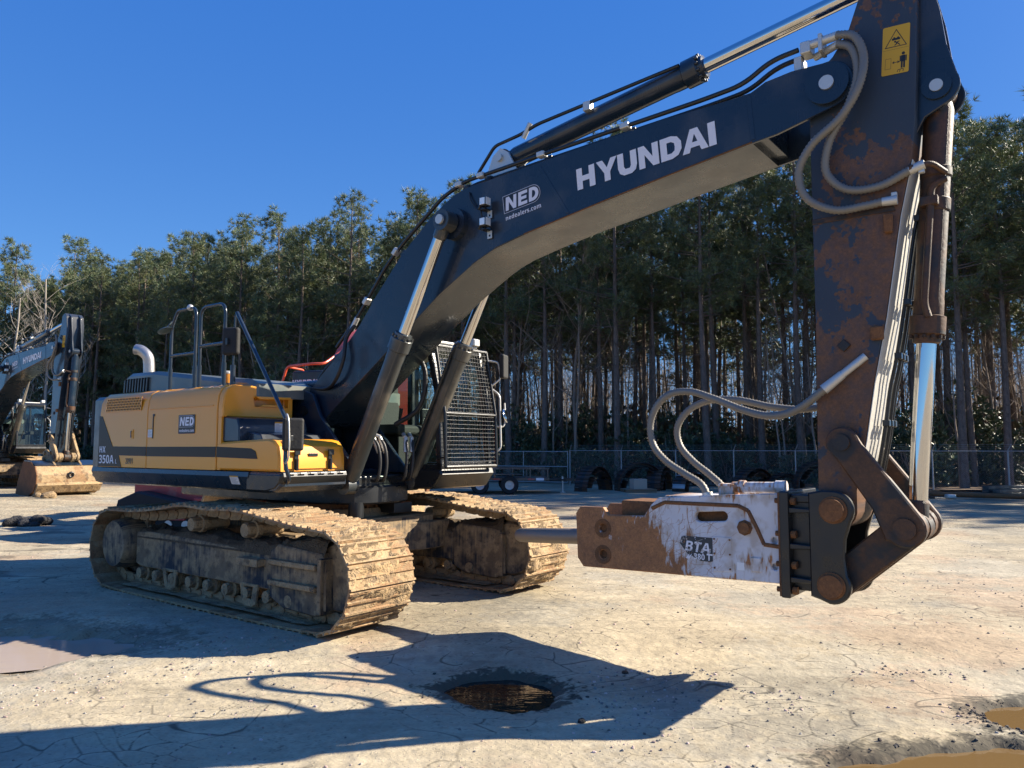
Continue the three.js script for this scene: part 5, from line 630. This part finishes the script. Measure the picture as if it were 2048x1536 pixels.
// ------------------------------------------------------------------ orange excavator standing behind
const ex3 = thing('excavator', 'orange excavator half hidden behind the yellow machine', 'excavator', [-4.2, 0, -17.5], 1.2);
{
  for (const s of [1, -1]) { const P = []; for (let i = 0; i <= 10; i++) { const a = Math.PI / 2 + Math.PI * i / 10; P.push([-1.6 + 0.42 * Math.cos(a), 0.46 + 0.42 * Math.sin(a)]); } for (let i = 0; i <= 10; i++) { const a = -Math.PI / 2 + Math.PI * i / 10; P.push([1.6 + 0.42 * Math.cos(a), 0.46 + 0.42 * Math.sin(a)]); } part('track', [prism(P, s > 0 ? 0.9 : -1.5, s > 0 ? 1.5 : -0.9, 0.02)], M.mud, ex3); }
  part('carbody', [bx(-0.8, 0.8, 0.4, 0.85, -0.9, 0.9, 0.03), rod(V3(0, 0.85, 0), V3(0, 1.05, 0), 0.6, 0.6, 28)], M.black, ex3);
  const h = part('house', [prismY([[-2.6, -1.0], [-2.3, -1.3], [1.1, -1.3], [1.1, 1.3], [-2.3, 1.3], [-2.6, 1.0]], 1.05, 1.3, 0.02), bx(-2.2, -0.1, 1.3, 2.15, -1.28, 1.28, 0.06), bx(-0.1, 1.0, 1.3, 1.9, 0.4, 1.28, 0.06)], M.orange, ex3);
  part('counterweight', [prismY([[-2.2, -1.3], [-2.6, -1.25], [-2.85, -0.8], [-2.95, 0], [-2.85, 0.8], [-2.6, 1.25], [-2.2, 1.3]], 1.1, 2.2, 0.05)], M.black, ex3);
  const c3 = part('cab', [prism([[-0.1, 1.3], [-0.1, 2.9], [0.9, 2.9], [1.25, 2.2], [1.3, 1.3]], -1.28, -1.22, 0.02), prism([[-0.1, 1.3], [-0.1, 1.8], [1.28, 1.8], [1.3, 1.3]], -0.36, -0.30, 0.02), bx(-0.12, 1.0, 2.82, 2.95, -1.3, -0.28, 0.04), bx(-0.1, 0.0, 1.8, 2.9, -0.36, -0.3), bx(0.82, 0.9, 1.8, 2.9, -0.36, -0.3), bx(-0.1, 0.0, 1.3, 2.85, -1.28, -0.3, 0.02)], M.orange, ex3); part('pane', [bx(0.0, 0.85, 1.82, 2.82, -0.345, -0.34, 0.002)], M.glass, c3); part('pane', [prism([[0.9, 1.3], [0.9, 2.85], [0.92, 2.85], [1.28, 2.2], [1.3, 1.3]], -1.22, -1.21, 0.001)], M.glass, c3);
  const b3 = part('boom', [prism([[-0.25, 1.7], [-0.3, 2.3], [0.0, 3.0], [0.7, 4.1], [1.2, 4.55], [1.8, 4.75], [3.5, 4.7], [3.5, 4.4], [1.9, 4.3], [1.1, 3.7], [0.5, 2.6], [0.2, 1.7]].reverse(), -0.24, 0.24, 0.015)], M.orange, ex3);
  part('arm', [prism([[3.1, 4.85], [3.55, 4.8], [3.8, 4.3], [3.7, 1.2], [3.5, 1.2], [3.35, 4.2]].reverse(), -0.18, 0.18, 0.015)], M.orange, ex3); part('bucket', [prism([[3.4, 1.3], [4.0, 1.2], [4.2, 0.7], [3.9, 0.25], [3.3, 0.2], [3.4, 0.3], [3.85, 0.4], [4.05, 0.75], [3.9, 1.05], [3.4, 1.15]].reverse(), -0.5, 0.5, 0.01)], M.rust, ex3);
  for (const s of [1, -1]) { const k = part('boom_cylinder', [rod(V3(0.6, 1.35, s * 0.4), V3(1.25, 2.9, s * 0.4), 0.08, 0.08, 14)], M.orange, ex3); part('piston_rod', [rod(V3(1.25, 2.9, s * 0.4), V3(1.75, 4.2, s * 0.4), 0.045, 0.045, 12)], M.chrome, k); }
}
// the dark tank with lettering that shows over the hood, and its orange guard rail
const tk = part('tool_tank', [bx(-0.65, -0.1, 2.1, 3.42, -0.5, 0.3, 0.04)], M.black, ex3); globalThis.blockWord('HYUNDAI', 0.1, ONYX([-0.653, 3.12, -0.48], Z, [-1, 0, 0]), M.letter, tk);
part('guard_rail', [bent([[-0.7, 2.1, -0.78], [-0.7, 3.1, -0.74], [-0.7, 3.52, -0.6], [-0.7, 3.56, 0.1], [-0.6, 3.56, 0.3], [0.0, 3.9, 0.35]], 0.03, 0.1), bent([[-0.1, 2.1, -0.6], [-0.1, 3.5, -0.6], [-0.7, 3.52, -0.6]], 0.025, 0.06)], M.orange, ex3);
// ------------------------------------------------------------------ small red crawler with a tan blade
const rc = thing('crawler_dozer', 'small red crawler with a wide tan blade behind the big track', 'dozer', [-6.85, 0.05, -16.6], -0.25);
{
  for (const s of [1, -1]) { const P = [[-0.9, 0.0], [0.8, 0.0], [1.05, 0.25], [0.95, 0.5], [-0.6, 0.78], [-1.05, 0.6], [-1.15, 0.25]]; part('track', [prism(P, s > 0 ? 0.55 : -0.95, s > 0 ? 0.95 : -0.55, 0.03)], M.rubber, rc); const f = part('track_frame', [bx(-0.6, 0.6, 0.22, 0.48, s > 0 ? 0.93 : -0.99, s > 0 ? 0.99 : -0.93, 0.02)], M.red, rc); for (let i = 0; i < 4; i++) part('roller', [zrod(-0.6 + i * 0.4, 0.13, s > 0 ? 0.92 : -0.97, s > 0 ? 0.97 : -0.92, 0.09, 14)], M.zinc, f); }
  part('body', [bx(-1.0, 0.9, 0.5, 1.0, -0.55, 0.55, 0.05), bx(0.0, 0.9, 0.95, 1.3, -0.45, 0.45, 0.08), bx(-0.9, -0.1, 0.95, 1.15, -0.6, 0.6, 0.05)], M.red, rc);
  part('lift_arm', [bx(0.6, 1.35, 0.5, 0.66, 0.6, 0.74, 0.02), bx(0.6, 1.35, 0.5, 0.66, -0.74, -0.6, 0.02), bx(0.9, 1.05, 0.55, 1.05, -0.2, -0.05, 0.02)], M.red, rc);
  part('seat', [bx(-0.6, -0.2, 1.15, 1.3, -0.22, 0.22, 0.05), bx(-0.68, -0.56, 1.25, 1.7, -0.22, 0.22, 0.05)], M.rubber, rc);
  part('lift_cylinder', [rod(V3(0.85, 0.95, 0.3), V3(1.3, 0.6, 0.3), 0.05, 0.05, 12)], M.zinc, rc);
  part('blade', [prism([[1.42, 0.1], [1.3, 0.3], [1.28, 0.5], [1.36, 0.75], [1.43, 0.82], [1.46, 0.8], [1.4, 0.72], [1.34, 0.5], [1.36, 0.3], [1.48, 0.1]].reverse(), -1.5, 1.5, 0.006)], M.mud, rc); part('blade_rib', [prism([[1.28, 0.2], [1.28, 0.7], [0.95, 0.4]].reverse(), 1.0, 1.05, 0.005)], M.mud, rc);
}
// ------------------------------------------------------------------ flatbed trailer behind the cab
const tr = thing('utility_trailer', 'low flatbed trailer with dark rails parked before the fence', 'trailer', [-0.35, 0, -30.0], 0.05);
{
  part('bed', [bx(-3.0, 1.7, 0.5, 0.6, -1.0, 1.0, 0.01)], M.darkGrey, tr);
  for (const s of [1, -1]) { const r = part('side_rail', [bx(-3.0, 1.7, 0.92, 0.97, s - 0.025, s + 0.025), ...Array.from({ length: 8 }, (_, i) => bx(-3.0 + i * 0.66, -2.95 + i * 0.66, 0.6, 0.92, s - 0.022, s + 0.022))], M.darkGrey, tr); }
  for (const x of [-0.9, 0.2]) for (const s of [1, -1]) { const w = part('wheel', [lathe(V3(x, 0.34, s * 1.02), V3(x, 0.34, s * 2), [[0, 0.17], [0, 0.3], [0.03, 0.34], [0.17, 0.34], [0.2, 0.3], [0.2, 0.17]], 22)], M.rubber, tr); part('rim', [lathe(V3(x, 0.34, s * 1.06), V3(x, 0.34, s * 2), [[0, 0], [0.02, 0.17], [0.12, 0.18], [0.1, 0.06], [0.12, 0]], 16)], M.zinc, w); }
  part('mudguard', [bx(-1.35, 0.65, 0.72, 0.76, 1.0, 1.26, 0.01)], M.darkGrey, tr); part('drawbar', [bx(1.7, 2.7, 0.45, 0.55, -0.08, 0.08), prismY([[1.6, -0.7], [1.7, -0.7], [2.5, -0.04], [2.5, 0.04], [1.7, 0.7], [1.6, 0.7]], 0.46, 0.52, 0.005)], M.black, tr); part('jack', [rod(V3(2.3, 0.0, 0.14), V3(2.3, 0.62, 0.14), 0.035, 0.035, 8), bx(2.2, 2.4, 0, 0.03, 0.04, 0.24)], M.zinc, tr);
  for (const x of [-1.7, -0.4, 0.9]) part('reflector', [bx(x, x + 0.25, 0.52, 0.58, 1.001, 1.006, 0.002)], M.red, tr); part('plate', [bx(1.2, 1.5, 0.5, 0.6, 1.001, 1.006, 0.002)], M.white, tr);
}
// ------------------------------------------------------------------ worn tracks, rolled up in a row
function rolledTrack(x, z, R, W, arc, turn, tilt, label, shiny) {
  const t = thing('rolled_track', label, 'scrap track', [x, 0, z], turn), n = Math.round(R * arc / 0.19); t.rotation.z = tilt || 0;
  const sh = geo(new THREE.ExtrudeGeometry(shapeOf([[-0.09, 0], [0.085, 0], [0.09, 0.04], [0.06, 0.045], [0.055, 0.014], [-0.055, 0.014], [-0.06, 0.04], [-0.09, 0.035]]), { depth: W, bevelEnabled: false }).translate(0, 0, -W / 2)), ln = geo([bx(-0.09, 0.09, -0.1, -0.01, -0.1, -0.05, 0.01), bx(-0.09, 0.09, -0.1, -0.01, 0.05, 0.1, 0.01)]);
  for (let i = 0; i <= n; i++) { const a = Math.PI / 2 - arc / 2 + arc * i / n, y = R * Math.sin(a) - Math.min(0, R * Math.sin(Math.PI / 2 - arc / 2)), m = new THREE.Matrix4().makeBasis(V3(Math.sin(a), -Math.cos(a), 0), V3(Math.cos(a), Math.sin(a), 0), V3(0, 0, 1)).setPosition(R * Math.cos(a), y, 0); share('track_shoe', sh, shiny && i % 3 === 0 ? M.steel : M.rustDark, t).applyMatrix4(m); share('track_link', ln, M.rustDark, t).applyMatrix4(m); if (i % 4 !== 3) { const q = Math.PI / 2 - arc * 0.42 + arc * 0.84 * i / n, m2 = new THREE.Matrix4().makeBasis(V3(Math.sin(q), -Math.cos(q), 0), V3(Math.cos(q), Math.sin(q), 0), V3(0, 0, 1)).setPosition(R * 0.8 * Math.cos(q), Math.max(0.02, y * 0.82), 0.06); share('track_shoe', sh, M.rustDark, t).applyMatrix4(m2); } }
}
rolledTrack(3.3, -31.3, 0.95, 0.6, 3.0, 0.9, 0, 'arched rusty track section beside the gate posts'); rolledTrack(5.2, -31.5, 0.98, 0.62, 3.4, 0.25, 0, 'tall arched worn track behind the cardboard box'); rolledTrack(6.05, -31.9, 0.9, 0.6, 3.2, 1.1, 0, 'dark arched track leaning behind the shiny one');
rolledTrack(7.1, -31.0, 0.72, 0.6, 2.6, 0.7, 0.25, 'curled track section with bright worn shoes', true); rolledTrack(9.6, -30.8, 0.9, 0.62, 2.9, 0.5, 0, 'brown rusty track arch behind the breaker hoses'); rolledTrack(10.7, -30.4, 0.7, 0.5, 2.8, 0.2, 0, 'low dark track arch behind the breaker top'); rolledTrack(11.6, -29.4, 0.86, 0.5, 3.9, 0.1, 0, 'toothed round track coil beside the excavator arm');
{
  const p = thing('pallet', 'low wooden pallet carrying the cardboard box', 'pallet', [4.95, 0, -30.4], 0.1), m = std({ c: [0.2, 0.15, 0.1], roughness: 0.9 }); for (let i = 0; i < 6; i++) part('board', [bx(-0.6, 0.6, 0.1, 0.125, -0.5 + i * 0.18, -0.38 + i * 0.18, 0.003)], m, p); for (const z of [-0.44, 0, 0.44]) part('runner', [bx(-0.6, 0.6, 0, 0.1, z - 0.045, z + 0.045, 0.003)], m, p);
  const b = thing('cardboard_box', 'pale cardboard box on a low pallet before the fence', 'box', [4.95, 0.127, -30.4], 0.2); part('carton', [bx(-0.27, 0.27, 0, 0.38, -0.25, 0.25, 0.008)], std({ c: [0.42, 0.34, 0.26], roughness: 0.9 }), b); part('tape', [bx(-0.272, 0.272, 0.381, 0.383, -0.03, 0.03, 0.0005)], M.zinc, b);
  const st = thing('steel_beams', 'stack of dark steel beams lying before the fence', 'beams', [14.2, 0, -27.9], 0.35); for (let i = 0; i < 4; i++) part('beam', [bx(-1.9, 1.9 - i * 0.2, 0.1 * Math.floor(i / 2), 0.085 + 0.1 * Math.floor(i / 2), -0.3 + (i % 2) * 0.35, -0.12 + (i % 2) * 0.35, 0.006)], M.rustDark, st);
  const st2 = thing('steel_beams', 'dark crate-like steel bundle at the fence beyond the loose pole', 'beams', [18.6, 0, -28.4], 0.42); for (let i = 0; i < 5; i++) part('beam', [bx(-1.6, 1.6, 0.12 * Math.floor(i / 2), 0.11 + 0.12 * Math.floor(i / 2), -0.35 + (i % 2) * 0.4, -0.1 + (i % 2) * 0.4, 0.008)], M.darkGrey, st2);
  const po = thing('pole', 'long rusty brown pole lying on the shaded ground', 'pole', [16.2, 0, -25.9], 0); part('shaft', [rod(V3(-2.0, 0.16, -0.5), V3(2.4, 0.1, 1.2), 0.08, 0.09, 10)], M.rust, po); part('rag', [new RoundedBoxGeometry(0.3, 0.14, 0.25, 2, 0.05).translate(-1.5, 0.1, -0.15)], M.zinc, po); part('block', [bx(-2.1, -1.9, 0, 0.1, -0.65, -0.35, 0.01)], M.rustDark, po);
}
// ------------------------------------------------------------------ chain link fence with barbed wire
const galv = std({ c: [0.3, 0.31, 0.31], metalness: 0.5, roughness: 0.5 });
const fenceZ = (x) => -37.3 + 0.47 * x, fence = thing('chain_link_fence', 'grey chain link fence with barbed wire along the woods', 'fence', [0, 0, 0]);
{
  const ux = V3(1, 0, 0.47).normalize(), x0 = 2.7, x1 = 27;
  for (let x = x0; x <= x1; x += 2.24) part('post', [rod(V3(x, 0, fenceZ(x)), V3(x, 1.62, fenceZ(x)), 0.03, 0.03, 8), rod(V3(x, 1.61, fenceZ(x)), V3(x + 0.06, 1.86, fenceZ(x) + 0.14), 0.02, 0.016, 6)], galv, fence);
  part('top_rail', [rod(V3(x0, 1.6, fenceZ(x0)), V3(x1, 1.6, fenceZ(x1)), 0.018, 0.018, 6)], galv, fence);
  for (let i = 0; i < 3; i++) part('barbed_wire', [rod(V3(x0, 1.68 + i * 0.08, fenceZ(x0) + 0.04 + i * 0.045), V3(x1, 1.68 + i * 0.08, fenceZ(x1) + 0.04 + i * 0.045), 0.004, 0.004, 3)], galv, fence);
  const mesh = (xa, xb, h0, h1) => { const g = [], L = (xb - xa) / ux.x, H = h1 - h0, st = 0.075, r = 0.0016, at = (l, y) => V3(xa + ux.x * l, y, fenceZ(xa) + ux.z * l); for (let l = -H; l < L; l += st) for (const d of [1, -1]) { let a = l, b = l + H, ya = d > 0 ? h0 : h1, yb = d > 0 ? h1 : h0; if (a < 0) { ya += d * -a; a = 0; } if (b > L) { yb -= d * (b - L); b = L; } const A = at(a, ya), B = at(b, yb), u = V3(0, 0, 0).copy(ux).multiplyScalar(r); g.push(A.x - u.x, A.y, A.z - u.z, A.x + u.x, A.y, A.z + u.z, B.x + u.x, B.y, B.z + u.z, A.x - u.x, A.y, A.z - u.z, B.x + u.x, B.y, B.z + u.z, B.x - u.x, B.y, B.z - u.z); } const q = new THREE.BufferGeometry(); q.setAttribute('position', new THREE.Float32BufferAttribute(g, 3)); q.computeVertexNormals(); return q; };
  tag(part('wire_mesh', mesh(x0, x1, 0.03, 1.6), galv, fence), 'diamond wire mesh of the fence', null, null, 'stuff');
  const gate = thing('fence_gate', 'grey tube framed chain link gate at the end of the fence', 'gate', [0, 0, 0]); for (const y of [0.12, 0.85, 1.55]) part('rail', [rod(V3(-2.6, y, fenceZ(-2.6)), V3(2.6, y, fenceZ(2.6)), 0.024, 0.024, 6)], galv, gate); for (const x of [-2.6, 0.55, 2.6]) part('stile', [rod(V3(x, 0.1, fenceZ(x)), V3(x, 1.58, fenceZ(x)), 0.026, 0.026, 6)], galv, gate); tag(part('wire_mesh', mesh(-2.6, 2.6, 0.12, 1.55), galv, gate), 'diamond wire mesh of the gate', null, null, 'stuff');
}
// ------------------------------------------------------------------ loose stones, clods and litter
function rock(seed, flat = 0.7) { const g = new THREE.IcosahedronGeometry(1, 2), p = g.attributes.position, v = V3(); for (let i = 0; i < p.count; i++) { v.fromBufferAttribute(p, i); const k = 0.72 + 0.55 * fbm(v.x * 1.6 + seed * 3, v.y * 1.6 + v.z * 2.1 + seed, 3); p.setXYZ(i, v.x * k, v.y * k * flat, v.z * k * 0.85); } g.computeVertexNormals(); return g; }
const clodDark = std({ c: [0.035, 0.034, 0.034], roughness: 0.95, bumpMap: rep(noiseBump, 0.3), bumpScale: 0.02 });
{
  const c = thing('soil_heap', 'small heap of black soil on the pale ground', 'heap', [-10.35, rise(-10.35, -16.6), -16.6], 0); const q = rng(91); for (let i = 0; i < 16; i++) { const g = rock(i, 0.6), s = 0.07 + 0.12 * q(); part('clod', [g.scale(s, s, s).rotateY(q() * 6).translate((q() - 0.5) * 0.75, s * 0.3 + (i < 8 ? 0.08 : 0) * q(), (q() - 0.5) * 0.4)], clodDark, c); }
  const lump = (x, z, s, label, m) => { const o = share(numbered('stone'), geo(rock(x * 3, 0.7)), m, scene); o.scale.setScalar(s); o.position.set(x, landY(x, z) + s * 0.3, z); o.rotation.y = z * 7; tag(o, label, 'stone'); };
  lump(-13.3, -22.3, 0.2, 'tan lump of earth near the excavator bucket', M.mud); lump(-13.75, -22.5, 0.13, 'smaller tan lump beside the other lump of earth', M.mud); lump(0.9, -6.3, 0.028, 'dark chip lying alone inside the attachment shadow', M.rustDark); lump(0.46, -5.25, 0.03, 'dark stone on the lit strip between two shadows', clodDark);
  const kinds = [0, 1, 2].map((i) => { const g = new THREE.IcosahedronGeometry(1, 1), p = g.attributes.position, v = V3(); for (let k = 0; k < p.count; k++) { v.fromBufferAttribute(p, k); const f = 0.7 + 0.6 * vn(v.x * 2 + i * 7 + 5, v.y * 2 + v.z * 3 + 9); p.setXYZ(k, v.x * f, v.y * f * 0.65, v.z * f * 0.8); } g.computeVertexNormals(); return g; }), mt = std({ c: [1, 1, 1], roughness: 0.95 }), r = rng(55), N = 1900, m = new THREE.Matrix4(), qn = new THREE.Quaternion(), col = new THREE.Color();
  kinds.forEach((g, k) => {
    const im = new THREE.InstancedMesh(g, mt, N); im.name = numbered('gravel'); let i = 0, guard = 0;
    while (i < N && guard++ < 400000) {
      let x, z; const w = r(); if (w < 0.42) { const t = Math.pow(r(), 1.4); z = lerp(-4.0, -15, t); x = (r() * 2 - 1) * (0.9 - z * 0.72); } else if (w < 0.62) { const P = POOLS[r() < 0.5 ? 2 : 3], a = r() * 6.283, q = 0.85 + 0.6 * r() * r(); x = P[0] + P[2] * q * Math.cos(a); z = P[1] + P[3] * q * Math.sin(a); } else if (w < 0.86) { x = lerp(0.6, 3.6, r()); z = lerp(-6.4, -4.0, r()); } else { x = lerp(-4.2, -1.8, r()); z = lerp(-7.2, -5.3, r()); }
      const gap = fbm(x * 1.2 + 9, z * 1.2, 3); if (r() > sst(0.36, 0.6, gap) + 0.12) continue; let wet = 0; for (let p = 0; p < 4; p++) { const pr = poolAt(x, z, p); if (pr < 0.95) wet = 9; else if (pr < 1.5 && p) wet = 1; } if (wet === 9) continue;
      const s = (0.003 + 0.011 * Math.pow(r(), 4)) * (wet ? 1.15 : 1), tone = wet ? 0.05 + 0.05 * r() : [0.24, 0.34, 0.17][k] * (0.6 + 0.9 * r()); m.compose(V3(x, landY(x, z) + 0.006 + s * 0.2, z), qn.setFromEuler(new THREE.Euler(r() * 0.5, r() * 6.28, r() * 0.5)), V3(s, s, s)); im.setMatrixAt(i, m); im.setColorAt(i, col.setRGB(tone * (1 + 0.25 * (k === 1)), tone * 0.92, tone * 0.8)); i++;
    }
    im.count = i; scene.add(im); tag(im, ['brown pebbles scattered over the yard', 'pale sandy grit scattered over the yard', 'dark gravel chips scattered over the yard'][k], 'gravel', null, 'stuff');
  });
}
renderer.render(scene, camera);
